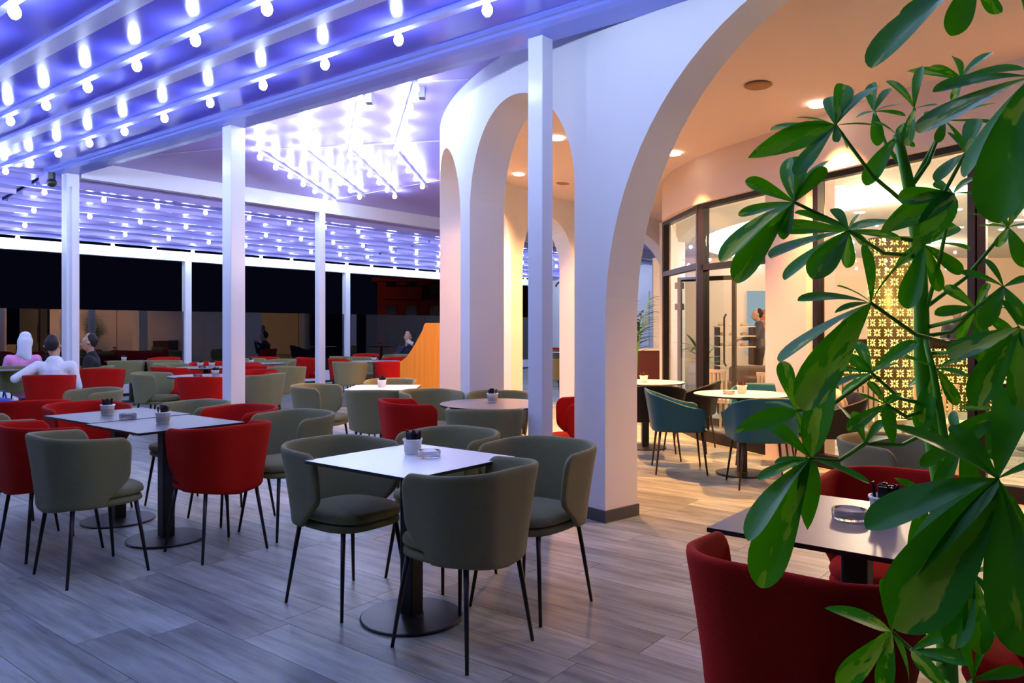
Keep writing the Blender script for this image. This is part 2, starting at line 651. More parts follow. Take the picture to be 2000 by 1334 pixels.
def glazed_bay(idx, p, q, transom=None, verticals=()):
    """brown-framed window: sill, head, side posts, panes"""
    p = Vector((*p, 0)); q = Vector((*q, 0))
    d = q - p
    L_ = d.length
    root = empty('window_%d' % idx, p, math.atan2(d.y, d.x))
    root['kind'] = 'structure'
    fw, fd = 0.06, 0.09

    def b(name, x0, x1, z0, z1, m=M_brown, dep=fd):
        return obj(name, MB().box(x0, x1, -dep / 2, dep / 2, z0, z1).mesh(name, m), root)
    b('sill', 0, L_, 0, 0.13)
    b('head_rail', 0, L_, ZG - 0.055, ZG)
    xs = [0.0] + [L_ * t for t in verticals] + [L_]
    for x in xs:
        x0 = min(max(x - fw / 2, 0), L_ - fw)
        b('mullion', x0, x0 + fw, 0.13, ZG - 0.055)
    zs = [0.13] + ([transom] if transom else []) + [ZG - 0.055]
    if transom:
        b('transom', fw, L_ - fw, transom - 0.035, transom + 0.035)
    for i in range(len(xs) - 1):
        for j in range(len(zs) - 1):
            b('pane', xs[i] + fw / 2, xs[i + 1] - fw / 2, zs[j] + 0.035, zs[j + 1] - 0.035, M_pane, 0.008)
    return root


glazed_bay(1, (2.19, 11.05), (2.31, 9.45), 2.13)
glazed_bay(2, (2.31, 9.45), (2.79, 8.25), 2.10, (0.06,))
glazed_bay(3, (3.02, 7.68), (3.75, 6.22))
glazed_bay(4, (3.75, 6.22), (5.2, 4.95), None, (0.5,))
# plaster pier between the windows
struct('wall_pier', MB().prism([(2.70, 8.24), (2.93, 7.70), (3.10, 7.66), (3.30, 7.9), (2.98, 8.5)], 0, ZG).mesh('pier', M_ring))
# open glass door leaf in the first bay
dr = empty('door_1', (2.36, 10.98, 0), math.radians(-38))
dr['kind'] = 'structure'
for nm, x0, x1, z0, z1 in (('stile', 0, .05, .02, 2.08), ('stile', .8, .85, .02, 2.08), ('rail', .05, .8, .02, .12), ('rail', .05, .8, 2.02, 2.08)):
    obj(nm, MB().box(x0, x1, -.025, .025, z0, z1).mesh(nm, M_brown), dr)
obj('pane', MB().box(.05, .8, -.004, .004, .12, 2.02).mesh('pane', M_pane), dr)
hm = MB().tube([(.72, -.03, .85), (.72, -.09, .9), (.72, -.09, 1.5), (.72, -.03, 1.55)], .014, 8).mesh('pull_handle', M_black)
obj('pull_handle', hm, dr)
for z in (1.62, 1.92):
    obj('hinge', MB().box(-.03, .07, -.045, .045, z, z + .09).mesh('hinge', M_black), dr)

# ------------------------------------------------------------------ restaurant interior
struct('floor_restaurant', MB().prism([(2.3, 11.1), (2.45, 9.4), (2.9, 8.1), (3.9, 6.2), (5.2, 5.0), (17, 5.0), (17, 18.8), (3.6, 18.8)], -0.1, -0.004).mesh('restaurant_floor', mat('warm_floor', (0.30, 0.22, 0.15), 0.4)))
struct('ceiling_restaurant', MB().prism([(2.3, 11.1), (2.45, 9.4), (2.9, 8.1), (3.9, 6.2), (5.2, 5.0), (17, 5.0), (17, 18.8), (3.6, 18.8)], 3.05, 3.12).mesh('restaurant_ceiling', M_intceil))
struct('wall_back', MB().box(3.4, 17, 18.6, 18.75, 0, 3.05).mesh('back_wall', M_int))
struct('wall_right', MB().box(16.9, 17.05, 5, 18.7, 0, 3.05).mesh('right_wall', M_int))
# cove: a glowing arc band let into the ceiling
vs, fs = [], []
N = 48
for i in range(N + 1):
    a = math.radians(120 + 150 * i / N)
    for r in (6.35, 6.95):
        vs.append((10.5 + r * math.cos(a), 13.8 + r * math.sin(a), 3.042))
        vs.append((10.5 + r * math.cos(a), 13.8 + r * math.sin(a), 3.055))
for i in range(N):
    a, b = 4 * i, 4 * i + 4
    fs += [(a, a + 2, b + 2, b), (a + 1, b + 1, b + 3, a + 3), (a, b, b + 1, a + 1), (a + 2, a + 3, b + 3, b + 2)]
cv = obj('cove_light', MB().add(vs, fs).mesh('cove_light', M_cove))
tag(cv, 'glowing white curved light cove in the restaurant ceiling', 'ceiling light')
dl = MB().lathe([(0.0001, -0.012), (0.055, -0.012), (0.075, -0.01), (0.075, 0.0), (0.0001, 0.0)], 14).mesh('downlight_disc', M_down)
dl2 = MB().lathe([(0.0001, -0.012), (0.05, -0.012), (0.07, -0.01), (0.07, 0.0), (0.0001, 0.0)], 12).mesh('small_downlight_disc', emis('lit_cool_downlight', (0.95, 0.97, 1.0), 9.0))
cnt = 0
for i in range(6):
    for j in range(5):
        a = math.radians(196 + 9 * i)
        r = 2.2 + 0.95 * j
        x, y = 10.5 + r * math.cos(a), 13.8 + r * math.sin(a)
        o = obj('downlight', dl2, None, (x, y, 3.05))
        tag(o, 'small round downlight in the white restaurant ceiling behind the glass', 'downlight', 'restaurant ceiling downlights')
for (x, y) in ((4.1, 12.6), (4.3, 15.2), (4.9, 16.9), (3.6, 10.8), (3.9, 9.2)):
    o = obj('downlight', dl2, None, (x, y, 3.05))
    tag(o, 'small round downlight in the white restaurant ceiling behind the glass', 'downlight', 'restaurant ceiling downlights')


def lamp(name, typ, loc, energy, col, size=0.1, rot=None, cone=None, blend=0.6):
    l = bpy.data.lights.new(name, typ)
    l.energy = energy
    l.color = col
    if typ in ('POINT', 'SPOT'):
        l.shadow_soft_size = size
    if typ == 'SPOT':
        l.spot_size = math.radians(cone)
        l.spot_blend = blend
    o = bpy.data.objects.new(name, l)
    COL.objects.link(o)
    o.location = loc
    if rot:
        o.rotation_euler = rot
    return o


for (x, y) in ((4.6, 10.0), (5.2, 14.0), (8.0, 10.5), (8.2, 15.5), (5.6, 7.2), (12, 13)):
    lamp('restaurant_lamp', 'POINT', (x, y, 2.85), 190, (1.0, 0.72, 0.48), 0.12)

# downlights of the arcade ceiling
ADL = [(0.514, 8.82), (1.93, 9.2), (2.84, 7.18), (0.10, 11.05), (1.35, 12.6), (3.75, 5.25), (1.35, 7.1)]


def zring(x, y):
    r = math.hypot(x - CX, y - CY)
    return ZF + (ZR - ZF) * min(1, max(0, (r - 3.3) / (RI - 3.3)))


wl = ['warm downlight in the peach arcade ceiling seen through the narrow arch', 'warm downlight in the peach ceiling above the round table by the door',
      'warm downlight in the peach ceiling beside the plaster pier', 'warm downlight in the arcade ceiling near the far pillar',
      'warm downlight in the arcade ceiling over the back of the arcade', 'warm downlight in the arcade ceiling past the wide window', 'warm downlight in the arcade ceiling behind the wide arch']
for i, (x, y) in enumerate(ADL[:6]):
    z = zring(x, y) - 0.012
    o = obj('downlight', dl, None, (x, y, z))
    tag(o, wl[i], 'downlight', 'arcade ceiling downlights')
    lamp('arcade_downlight_lamp', 'SPOT', (x, y, z - 0.03), WARM_W * (1.3 if i == 2 else 1.0), WARM, 0.05, None, 80 if i in (1, 2) else 125, 0.8)
spk = MB().lathe([(0.0001, -0.016), (0.10, -0.012), (0.12, 0.0), (0.0001, 0.0)], 20).mesh('speaker_disc', mat('tan_grille', (0.30, 0.15, 0.05), 0.7))
for (x, y, l) in ((2.16, 6.78, 'flat tan round loudspeaker in the peach ceiling by the wide arch'), (0.78, 11.6, 'flat tan round loudspeaker in the peach ceiling seen past the white post')):
    o = obj('ceiling_speaker', spk, None, (x, y, zring(x, y) - 0.004))
    tag(o, l, 'loudspeaker', 'ceiling loudspeakers')


# lattice column and bar
def motif_quads(s):
    """flower-like cut-outs of one lattice cell of side s, centred on 0"""
    out = []
    for k in range(4):
        a = k * PI / 2
        c, n = math.cos(a), math.sin(a)
        def R(x, y): return (x * c - y * n, x * n + y * c)
        out.append([R(.10 * s, 0), R(.2 * s, -.055 * s), R(.33 * s, -.05 * s), R(.40 * s, 0), R(.33 * s, .05 * s), R(.2 * s, .055 * s)])
        c, n = math.cos(a + PI / 4), math.sin(a + PI / 4)
        out.append([R(.14 * s, 0), R(.33 * s, -.10 * s), R(.40 * s, -.04 * s), R(.56 * s, 0), R(.40 * s, .04 * s), R(.33 * s, .10 * s)])
    return out


CELL = 0.15
col_root = empty('lattice_column', (5.72, 11.7, 0))
tag(col_root, 'round brass column with glowing pierced flower lattice beside the bar', 'column')
RC = 0.31
obj('drum', MB().lathe([(RC, 0), (RC, 2.72), (0.0001, 2.72)], 40).mesh('drum', M_gold, True), col_root)
mbc = MB()
ncell = int(2 * PI * RC / CELL)
for j in range(int(2.7 / CELL)):
    for i in range(ncell):
        for q in motif_quads(CELL * 0.98):
            vs = []
            for (x, y) in q:
                a = (i + 0.5 * (j % 2)) * 2 * PI / ncell + x / RC
                vs.append(((RC + .004) * math.cos(a), (RC + .004) * math.sin(a), (j + .5) * CELL + y + 0.02))
            mbc.add(vs, [tuple(range(6))])
o = obj('lit_cut_outs', mbc.mesh('lit_cut_outs', M_cut), col_root)
o['kind'] = 'stuff'
bar_root = empty('bar_counter', (4.3, 12.6, 0))
tag(bar_root, 'long bar counter with dark top and glowing pierced front', 'counter')
obj('counter_top', MB().box(-.05, 5.5, -.08, .6, 1.06, 1.18).mesh('counter_top', mat('dark_wood_top', (0.03, 0.012, 0.006), 0.25)), bar_root)
obj('counter_front', MB().box(0, 5.4, 0, .5, 0, 1.06).mesh('counter_front', M_gold), bar_root)
mbc = MB()
for j in range(7):
    for i in range(35):
        for q in motif_quads(CELL * 0.98):
            mbc.add([((i + .6 + .4 * (j % 2)) * CELL + x, -.004, (j + .5) * CELL + y) for x, y in q], [tuple(range(6))])
o = obj('lit_cut_outs', mbc.mesh('lit_cut_outs_front', M_cut), bar_root)
o['kind'] = 'stuff'
# things on the bar
chrome = mat('chrome', (0.7, 0.68, 0.66), 0.15, metal=1.0)
jug = empty('milk_jug', (5.22, 12.85, 1.18))
tag(jug, 'polished steel jug with spout standing on the bar counter', 'jug')
obj('body', MB().lathe([(.05, 0), (.075, .02), (.07, .12), (.06, .2), (.065, .22), (.055, .22), (.05, .05), (.0001, .03)], 18).mesh('body', chrome, True), jug)
obj('handle', MB().tube([(-.06, 0, .2), (-.12, 0, .18), (-.12, 0, .06), (-.07, 0, .04)], .01, 6).mesh('handle', M_black), jug)
obj('spout', MB().tube([(.055, 0, .17), (.11, 0, .2)], [.02, .012], 6).mesh('spout', chrome), jug)
dome = empty('cake_stand', (4.92, 12.85, 1.18))
tag(dome, 'glass dome over a cake stand on the bar counter', 'cake stand')
obj('plate', MB().lathe([(.08, 0), (.02, .01), (.02, .05), (.15, .06), (.15, .07), (.0001, .07)], 20).mesh('plate', M_ceramic, True), dome)
obj('dome', MB().lathe([(.13, .07), (.13, .22), (.1, .29), (.02, .31), (.02, .34), (.0001, .345)], 20).mesh('dome', M_pane, True), dome)
tray = tag(obj('cup_tray', MB().lathe([(.15, 0), (.16, .015), (.0001, .01)], 20).mesh('tray', chrome), None, (4.66, 12.8, 1.18)), 'flat round metal tray on the bar counter', 'tray')
# illuminated opening with orange boards on the back wall
wd = empty('menu_display', (5.95, 18.56, 0))
tag(wd, 'lit pale blue display with orange boards on the back wall', 'display')
obj('screen', MB().box(-.30, .45, -.03, .02, .75, 2.25).mesh('screen', emis('pale_blue_screen', (0.42, 0.55, 0.62), 0.75)), wd)
for i in range(4):
    obj('board', MB().box(-.1 + .06 * (3 - i) * .5, .45, -.06, -.03, 1.26 + i * .14, 1.38 + i * .14).mesh('board', mat('orange_board', (0.45, 0.10, 0.03), 0.6)), wd)
# cake display trolley
st = empty('pastry_stand', (4.75, 16.6, 0))
tag(st, 'tiered pastry stand with glass shelves beside the waiter', 'stand')
for z in (.55, .95, 1.18, 1.38):
    obj('shelf', MB().box(-.38, .42, -.2, .2, z, z + .025).mesh('shelf', M_palewood), st)
for x in (-.36, .38):
    obj('post', MB().box(x, x + .03, -.18, .18, 0, 1.4).mesh('post', M_brown), st)
for i, z in enumerate((.975, 1.205, 1.405)):
    for kx in range(3):
        obj('pastry', MB().lathe([(.08, 0), (.09, .03), (.06, .06), (.0001, .065)], 10, cx=-.25 + .24 * kx).mesh('pastry', mat('pastry_crust%d' % (kx % 2), ((.5, .28, .12), (.75, .66, .5))[kx % 2], .6), True), st, (0, 0, z))


def slat_chair(x, y, rz, label):
    t = empty('slat_back_chair', (x, y, 0), rz)
    tag(t, label, 'chair', 'slat-back chairs inside the window')
    obj('seat', MB().box(-.22, .22, -.22, .22, .42, .46).mesh('seat', M_palewood), t)
    for sx in (-1, 1):
        for sy in (-1, 1):
            obj('leg', MB().tube([(sx * .19, sy * .19, .42), (sx * .21, sy * .21, 0)], [.018, .013], 8).mesh('leg', M_palewood), t)
    obj('top_rail', MB().box(-.23, .23, -.235, -.205, .80, .84).mesh('top_rail', M_palewood), t)
    for i in range(8):
        xx = -.21 + .06 * i
        obj('slat', MB().box(xx - .011, xx + .011, -.232, -.208, .46, .80).mesh('slat', M_palewood), t)
    return t


slat_chair(2.72, 9.95, rot_dir((.8, .6)), 'pale wooden slat-back chair inside the glass beside the door')
slat_chair(3.22, 9.1, rot_dir((.9, .4)), 'pale wooden slat-back chair inside the middle window')
slat_chair(3.62, 7.75, rot_dir((.9, .45)), 'pale wooden slat-back chair inside the window by the plaster pier')
slat_chair(4.25, 7.5, rot_dir((.9, .45)), 'pale wooden slat-back chair inside the window before the lattice column')

# sofa inside
sf = empty('sofa', (4.0, 10.9, 0), math.radians(5))
tag(sf, 'low brown sofa inside the restaurant behind the middle window', 'sofa')
M_sofa = mat('brown_upholstery', (0.09, 0.055, 0.035), 0.8)
me = bake(MB().box(-.8, .8, -.4, .4, .1, .42).mesh('sofa_seat', M_sofa), [('BEVEL', dict(width=.05, segments=3))])
obj('seat', me, sf)
obj('backrest', bake(MB().box(-.8, .8, .3, .5, .1, .82).mesh('sofa_back', M_sofa), [('BEVEL', dict(width=.06, segments=3))]), sf)
for s in (-1, 1):
    obj('armrest', bake(MB().box(s * .88 - .1, s * .88 + .1, -.4, .5, .1, .6).mesh('sofa_arm', M_sofa), [('BEVEL', dict(width=.05, segments=3))]), sf)
for s in (-1, 1):
    for q in (-1, 1):
        obj('foot', MB().box(s * .75 - .03, s * .75 + .03, q * .33 - .03, q * .33 + .03, 0, .1).mesh('foot', M_brown), sf)

# ------------------------------------------------------------------ pergola structure
ZGUT = 3.46
gut = MB()
prof = [(4.22, 3.50), (4.25, 3.485), (4.28, 3.485), (4.30, 3.47), (4.36, 3.458), (4.50, 3.455), (4.60, 3.46), (4.62, 3.48), (4.62, 3.66), (4.22, 3.66)]


def sweep_u(mb, prof, u0, u1):
    n = len(prof)
    vs = [UV(u0, v, z) for v, z in prof] + [UV(u1, v, z) for v, z in prof]
    fs = [(i, (i + 1) % n, n + (i + 1) % n, n + i) for i in range(n)] + [tuple(reversed(range(n))), tuple(range(n, 2 * n))]
    mb.add(vs, fs)


def sweep_v(mb, prof, v0, v1):
    n = len(prof)
    vs = [UV(u, v0, z) for u, z in prof] + [UV(u, v1, z) for u, z in prof]
    fs = [(i, (i + 1) % n, n + (i + 1) % n, n + i) for i in range(n)] + [tuple(reversed(range(n))), tuple(range(n, 2 * n))]
    mb.add(vs, fs)


sweep_u(gut, prof, -4.0, 11.45)
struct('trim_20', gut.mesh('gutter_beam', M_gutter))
U1 = 11.27
bm_ = MB()
sweep_v(bm_, [(U1 - .07, 3.42), (U1 + .07, 3.42), (U1 + .07, 3.66), (U1 - .07, 3.66)], 4.62, 22.1)
struct('trim_21', bm_.mesh('cross_beam', M_white))
bm_ = MB()
sweep_v(bm_, [(U1 + .22, 3.40), (U1 + .30, 3.33), (U1 + .42, 3.33), (U1 + .5, 3.40), (U1 + .5, 3.66), (U1 + .22, 3.66)], 4.3, 22.1)
struct('trim_22', bm_.mesh('rolled_membrane_box', M_memb2))

# flat lilac ceiling between the gutter and the far pergola
struct('ceiling_panels', MB().prism([UV(-4, 4.62), UV(-4, 22.2), UV(U1 + .07, 22.2), UV(U1 + .07, 4.62)], ZTOP, ZTOP + .05).mesh('panel_ceiling', M_ceilB))
# joints of the ceiling panels
for k, (a, b) in enumerate([((522, 292), (858, 275)), ((660, 388), (858, 352)), ((725, 165), (914, 154)), ((272, 305), (440, 290))]):
    pa = at(a[0], a[1], (ZTOP - CAMH) * FPX / (640 - a[1]))
    pb = at(b[0], b[1], (ZTOP - CAMH) * FPX / (640 - b[1]))
    d = (pb - pa)
    o = obj('trim_%d' % (23 + k), MB().box(0, d.length, -.012, .012, ZTOP - .006, ZTOP).mesh('ceiling_joint', M_white), None, (pa.x, pa.y, 0), math.atan2(d.y, d.x))
    o['kind'] = 'structure'

# near pergola roof: membrane bays with a purlin every half metre
def zmem(v):
    return 3.455 + 0.095 * (v - 3.68)


memb = MB()
V_LO = -0.6
memb.prism([(0, 0)] * 0, 0, 0) if False else None
vs = [UV(-4, V_LO, zmem(V_LO)), UV(-4, 4.40, zmem(4.40)), UV(11.4, 4.40, zmem(4.40)), UV(11.4, V_LO, zmem(V_LO))]
vs += [p + Vector((0, 0, .02)) for p in vs]
memb.add(vs, [(3, 2, 1, 0), (4, 5, 6, 7), (0, 1, 5, 4), (1, 2, 6, 5), (2, 3, 7, 6), (3, 0, 4, 7)])
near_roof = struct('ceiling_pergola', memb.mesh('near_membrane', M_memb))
for v in (3.18, 2.18, 1.18, .18):
    z = zmem(v)
    mb = MB()
    sweep_u(mb, [(v - .065, z - .03), (v + .065, z - .022), (v + .065, z), (v - .065, z)], -4, 11.35)
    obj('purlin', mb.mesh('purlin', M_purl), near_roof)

# bulbs
BULB_R = 0.034
bulb_me = MB().lathe([(1e-6, -.046), (.016, -.043), (.029, -.028), (.034, -.010), (.031, .008), (.022, .026), (.014, .036)], 10).mesh('bulb', M_bulb, True)
sock_me = MB().lathe([(.017, 0), (.017, .035), (.013, .05), (.0001, .05)], 10, ).mesh('socket', M_socket)


def light_rail(name, pts, spacing, zdrop, label, prof=(.03, .03), start=0.0, mat_=None, grp='bulb rails under the pergola roof'):
    """rail that follows 3-D points, bulbs hanging at a regular spacing"""
    P = [Vector(p) for p in pts]
    base = P[0]
    mb = MB()
    for a, b in zip(P[:-1], P[1:]):
        d = (b - a)
        x = Vector((-d.y, d.x, 0)).normalized() * prof[0]
        u = Vector((0, 0, prof[1]))
        q = [a - x - u, a + x - u, a + x + u, a - x + u]
        r = [b - x - u, b + x - u, b + x + u, b - x + u]
        mb.add([p - base for p in q + r], [(0, 1, 2, 3), (7, 6, 5, 4), (0, 4, 5, 1), (1, 5, 6, 2), (2, 6, 7, 3), (3, 7, 4, 0)])
    root = obj(name, mb.mesh(name, mat_ or M_purl), None, base)
    tag(root, label, 'light rail', grp)
    L_ = [0]
    for a, b in zip(P[:-1], P[1:]):
        L_.append(L_[-1] + (b - a).length)
    t = start
    while t <= L_[-1] + 1e-6:
        for i in range(len(P) - 1):
            if t <= L_[i + 1] + 1e-6:
                f = (t - L_[i]) / (L_[i + 1] - L_[i])
                p = P[i].lerp(P[i + 1], f) - base
                break
        b = obj('bulb', bulb_me, root, p + Vector((0, 0, -prof[1] - zdrop)))
        obj('socket', sock_me, b, (0, 0, .03))
        t += spacing
    return root


names = ['bulb rail running beside the blue gutter beam', 'second bulb rail in from the gutter beam', 'third bulb rail in from the gutter beam',
         'fourth bulb rail in from the gutter beam', 'fifth bulb rail in from the gutter beam', 'sixth bulb rail in from the gutter beam', 'seventh bulb rail in from the gutter beam']
PH = {0: 8.72, 1: 7.18, 2: 4.94}
for k in range(4):
    v = 3.68 - k
    z = zmem(v) - .024
    ph = PH.get(k, 4.9 + .3 * k) % .8
    u0 = (0.0 if k < 3 else 1.6) + ph
    light_rail('light_rail', [UV(u0, v, z), UV(11.2, v, z)], .8, .052, names[k], (.028, .022))

# far pergola: stepped boards between the cross beam and the glass wall
def zfar(u):
    return 3.43 - 0.108 * (u - 12.2)


far_roof = struct('ceiling_far', MB().add([UV(11.5, -5.5, 3.62), UV(11.5, 22.1, 3.62), UV(15.9, 22.1, 3.25), UV(15.9, -5.5, 3.25)], [(0, 1, 2, 3)]).mesh('far_roof_deck', M_memb2))
bays = [(-5.5, 4.36), (4.44, 12.9), (12.98, 22.1)]
us = [11.62 + .565 * i for i in range(8)]
for bi, (v0, v1) in enumerate(bays):
    for i, u in enumerate(us):
        w = min(.565, 15.82 - u)
        za, zb = zfar(u) + .015, zfar(u + w) - .0
        mb = MB()
        sweep_v(mb, [(u, za - .05), (u + .085, za - .05), (u + .085, za), (u + w, zb + .03), (u + w, zb + .05), (u, za + .03)], v0, v1)
        obj('roof_board', mb.mesh('roof_board', M_memb2), far_roof)
rows = [(12.2, 3.32), (13.33, 3.20), (14.46, 3.09), (15.56, 2.98)]
lab = ['far bulb rail nearest the cross beam', 'far bulb rail second from the cross beam', 'far bulb rail third from the cross beam', 'far bulb rail just above the glass wall']
for k, (u, z) in enumerate(rows):
    light_rail('light_rail', [UV(u, -4.6 + .27 * k, z + .07), UV(u, 21.8, z + .07)], .83, .045, lab[k], (.025, .02), grp='bulb rails of the far pergola')

# bent light rails on the lilac ceiling
zs_ = ZTOP - .03
CEILH = ZTOP - CAMH
def cpt(px, py):
    y = CEILH * FPX / (640 - py)
    p = at(px, py, y)
    p.z = zs_
    return p


bent = [((500, 215), (508, 292), (655, 387)), ((596, 175), (596, 292), (712, 380)), ((704, 172), (683, 290), (771, 372)), ((812, 152), (771, 287), (834, 362))]
bl = ['bent light rail on the lilac ceiling farthest from the arcade', 'second bent light rail from the gutter on the lilac ceiling', 'third bent light rail from the gutter on the lilac ceiling', 'bent light rail on the lilac ceiling closest to the arcade wall']
for pts, l in zip(bent, bl):
    light_rail('bent_light_rail', [cpt(*p) for p in pts], .62, .045, l, (.018, .02), grp='bent light rails on the lilac ceiling', mat_=M_socket)
for (px, py) in ((709, 182), (812, 172)):
    p = cpt(px, py)
    o = obj('rail_driver', MB().box(-.03, .03, -.05, .05, -.10, 0).mesh('driver', mat('grey_plastic', (.25, .25, .3), .5)), None, (p.x + .06, p.y, ZTOP))
    tag(o, 'grey driver box ending the bent light rail %s the arcade wall' % ('second from' if px < 750 else 'closest to'), 'driver box', 'rail driver boxes')

# posts
def post(u, v, ztop, s, label, name='pergola_post', rail=False):
    t = empty(name, UV(u, v), ROTU)
    tag(t, label, 'post', 'white pergola posts')
    me = bake(MB().box(-s / 2, s / 2, -s / 2, s / 2, 0, ztop).mesh('post_shaft', M_white), [('BEVEL', dict(width=.006, segments=2))])
    obj('shaft', me, t)
    obj('base_plate', MB().box(-s / 2 - .03, s / 2 + .03, -s / 2 - .03, s / 2 + .03, 0, .012).mesh('base_plate', M_white), t)
    if rail:
        obj('guide_rail', MB().box(-s / 2 - .045, -s / 2, -.03, .03, 0, ztop - .18).mesh('guide_rail', M_white), t)
    return t


post(3.32, 4.51, ZGUT, .13, 'white square post in front of the round arcade wall')
post(7.29, 4.51, ZGUT, .165, 'white square post behind the joined pair of tables')
p1 = post(11.27, 4.51, ZGUT, .165, 'white square post beside the seated guests', rail=True)
post(11.27, 8.68, 3.42, .13, 'slim white post under the corner of the bent light rails')
post(11.27, 12.9, 3.42, .13, 'slim white post behind the wooden partition')
post(11.27, 17.1, 3.42, .13, 'slim white post far behind the arcade')
# printed sticker on the post: two short lines of small dark print
ink = mat('blue_ink', (0.05, 0.06, 0.20), 0.6)
for k, (zz, w) in enumerate(((1.965, .085), (1.94, .08))):
    for j in range(9):
        obj('printed_mark', MB().box(-w / 2 + w * j / 9, -w / 2 + w * (j + .68) / 9, .0828, .0832, zz, zz + (.011 if j % 3 else .014)).mesh('mark', ink), p1, (0, 0, 0), PI)

# far glass wall
UG = 15.84
fr = empty('window_20', UV(UG, 0))
fr.rotation_euler = (0, 0, ROTV)
fr['kind'] = 'structure'
GV = [-4.4, -.02, 4.33, 8.68, 13.03, 17.38, 21.73]


def fb(name, v0, v1, y0, y1, z0, z1, m=M_white):
    return obj(name, MB().box(v0, v1, y0, y1, z0, z1).mesh(name, m), fr)


fb('top_rail', -5.5, 22.1, -.07, .07, 2.79, 2.99)
fb('plinth', -5.5, 22.1, -.08, .10, 0.05, .30)
fb('plinth_foot', -5.5, 22.1, -.07, .09, 0, .05, M_black)
for v in GV:
    fb('post', v - .07, v + .07, -.07, .07, .3, 2.79)
for a, b in zip(GV[:-1], GV[1:]):
    n = 3
    for i in range(n):
        x0 = a + .07 + (b - a - .14) * i / n
        x1 = a + .07 + (b - a - .14) * (i + 1) / n
        fb('pane', x0 + .002, x1 - .002, -.005 + .012 * (i % 2), .005 + .012 * (i % 2), .30, 1.72, M_nightpane)

# end wall of the terrace
we = struct('wall_end', MB().prism([UV(6, 22.2), UV(6, 22.35), UV(15.95, 22.35), UV(15.95, 22.2)], 0, 3.6).mesh('end_wall', M_plaster))
for (u0, u1) in ((14.2, 15.6), (12.0, 14.0), (9.8, 11.8)):
    mb = MB()
    sweep_u(mb, [(22.17, .12), (22.2, .12), (22.2, 2.55), (22.17, 2.55)], u0, u1)
    obj('panel', mb.mesh('panel', M_plaster), we)

# night outside
struct('floor_outside', MB().prism([UV(16.1, -40), UV(16.1, 60), UV(60, 60), UV(60, -40)], -3.2, -3.0).mesh('street', mat('asphalt', (0.02, 0.02, 0.025), 0.8)))
bd = empty('apartment_house', (-8.0, 46, -3.0), math.radians(8))
tag(bd, 'dim red-lit house with balconies across the street at night', 'house')
M_house = mat('brick_red_render', (0.42, 0.11, 0.07), 0.85)
obj('wall', MB().box(0, 4.2, 0, 6, 0, 7.1).mesh('house_wall', M_house), bd)
obj('wall', MB().box(4.2, 9.5, 1.2, 7, 0, 7.6).mesh('house_wall', M_house), bd)
obj('roof_slab', MB().box(-.3, 4.4, -.9, 6, 7.1, 7.3).mesh('roof_slab', M_house), bd)
for zf in (3.0, 4.75, 6.4):
    for x in (.5, 1.7, 3.1):
        w = obj('window', MB().box(x, x + .6, -.04, .02, zf, zf + .95).mesh('window', mat('dark_pane', (0.01, .008, .01), .2)), bd)
        obj('shutter_frame', MB().box(x - .06, x + .66, -.07, -.04, zf - .08, zf - .02).mesh('sill', M_house), w)
    obj('balcony', MB().box(.3, 2.6, -.8, 0, zf - .35, zf - .22).mesh('balcony', M_house), bd)
    obj('railing', MB().box(.3, 2.6, -.8, -.76, zf - .22, zf + .35).mesh('railing', M_house), bd)
lamp('house_red_light', 'POINT', (-9.5, 42.5, 3.2), 30, (1.0, 0.2, 0.08), .2)  # reddish light added near the house to make it visible; no fixture built

# ------------------------------------------------------------------ furniture prototypes
def tub_shell(W0, W1, D0, D1, zb, zback, zarm, fwd_bot, fwd_top, rc, dip, m, thick=.030, name='shell', nose=.26):
    """wrap-around back: U-shaped plan that flares towards the rim"""
    NS, NT = 30, 11
    vs = []

    def plan(s, W, D, F):
        # s in -1..1 along: right arm front -> back -> left arm front
        r = min(rc, W * .98, D * .98)
        straight_b = W - r
        arc = r * PI / 2
        side = D - r + F
        tot = straight_b + arc + side
        l = abs(s) * tot
        sg = 1 if s >= 0 else -1
        if l < straight_b:
            x, y = l, -D
        elif l < straight_b + arc:
            a = (l - straight_b) / r
            x, y = straight_b + r * math.sin(a), -D + r * (1 - math.cos(a))
        else:
            x, y = W, -D + r + (l - straight_b - arc)
        return sg * x, y
    for j in range(NT + 1):
        t = j / NT
        fl = t ** 1.5 * .6 + t * .4
        W = W0 + (W1 - W0) * fl
        D = D0 + (D1 - D0) * fl
        q = min(1, t / .42)
        F = fwd_bot + (fwd_top - fwd_bot) * (q * q * (3 - 2 * q))
        if t > .80:
            q = (t - .80) / .20
            F -= nose * .5 * (1 - math.sqrt(max(0, 1 - q * q)))
        for i in range(NS + 1):
            s = -1 + 2 * i / NS
            x, y = plan(s, W, D, F)
            k = min(1, max(0, abs(s) * 1.15 - .15))
            ztop = zback + (zarm - zback) * (k * k * (3 - 2 * k))
            zbot = zb - dip * max(0, 1 - abs(s) * 1.6)
            vs.append((x, y, zbot + (ztop - zbot) * t))
    fs = []
    for j in range(NT):
        for i in range(NS):
            a = j * (NS + 1) + i
            fs.append((a, a + 1, a + NS + 2, a + NS + 1))
    me = MB().add(vs, fs).mesh(name, m, True)
    me = bake(me, [('SOLIDIFY', dict(thickness=thick, offset=1.0)), ('SUBSURF', dict(levels=1, render_levels=1))])
    return smooth_mesh(me)


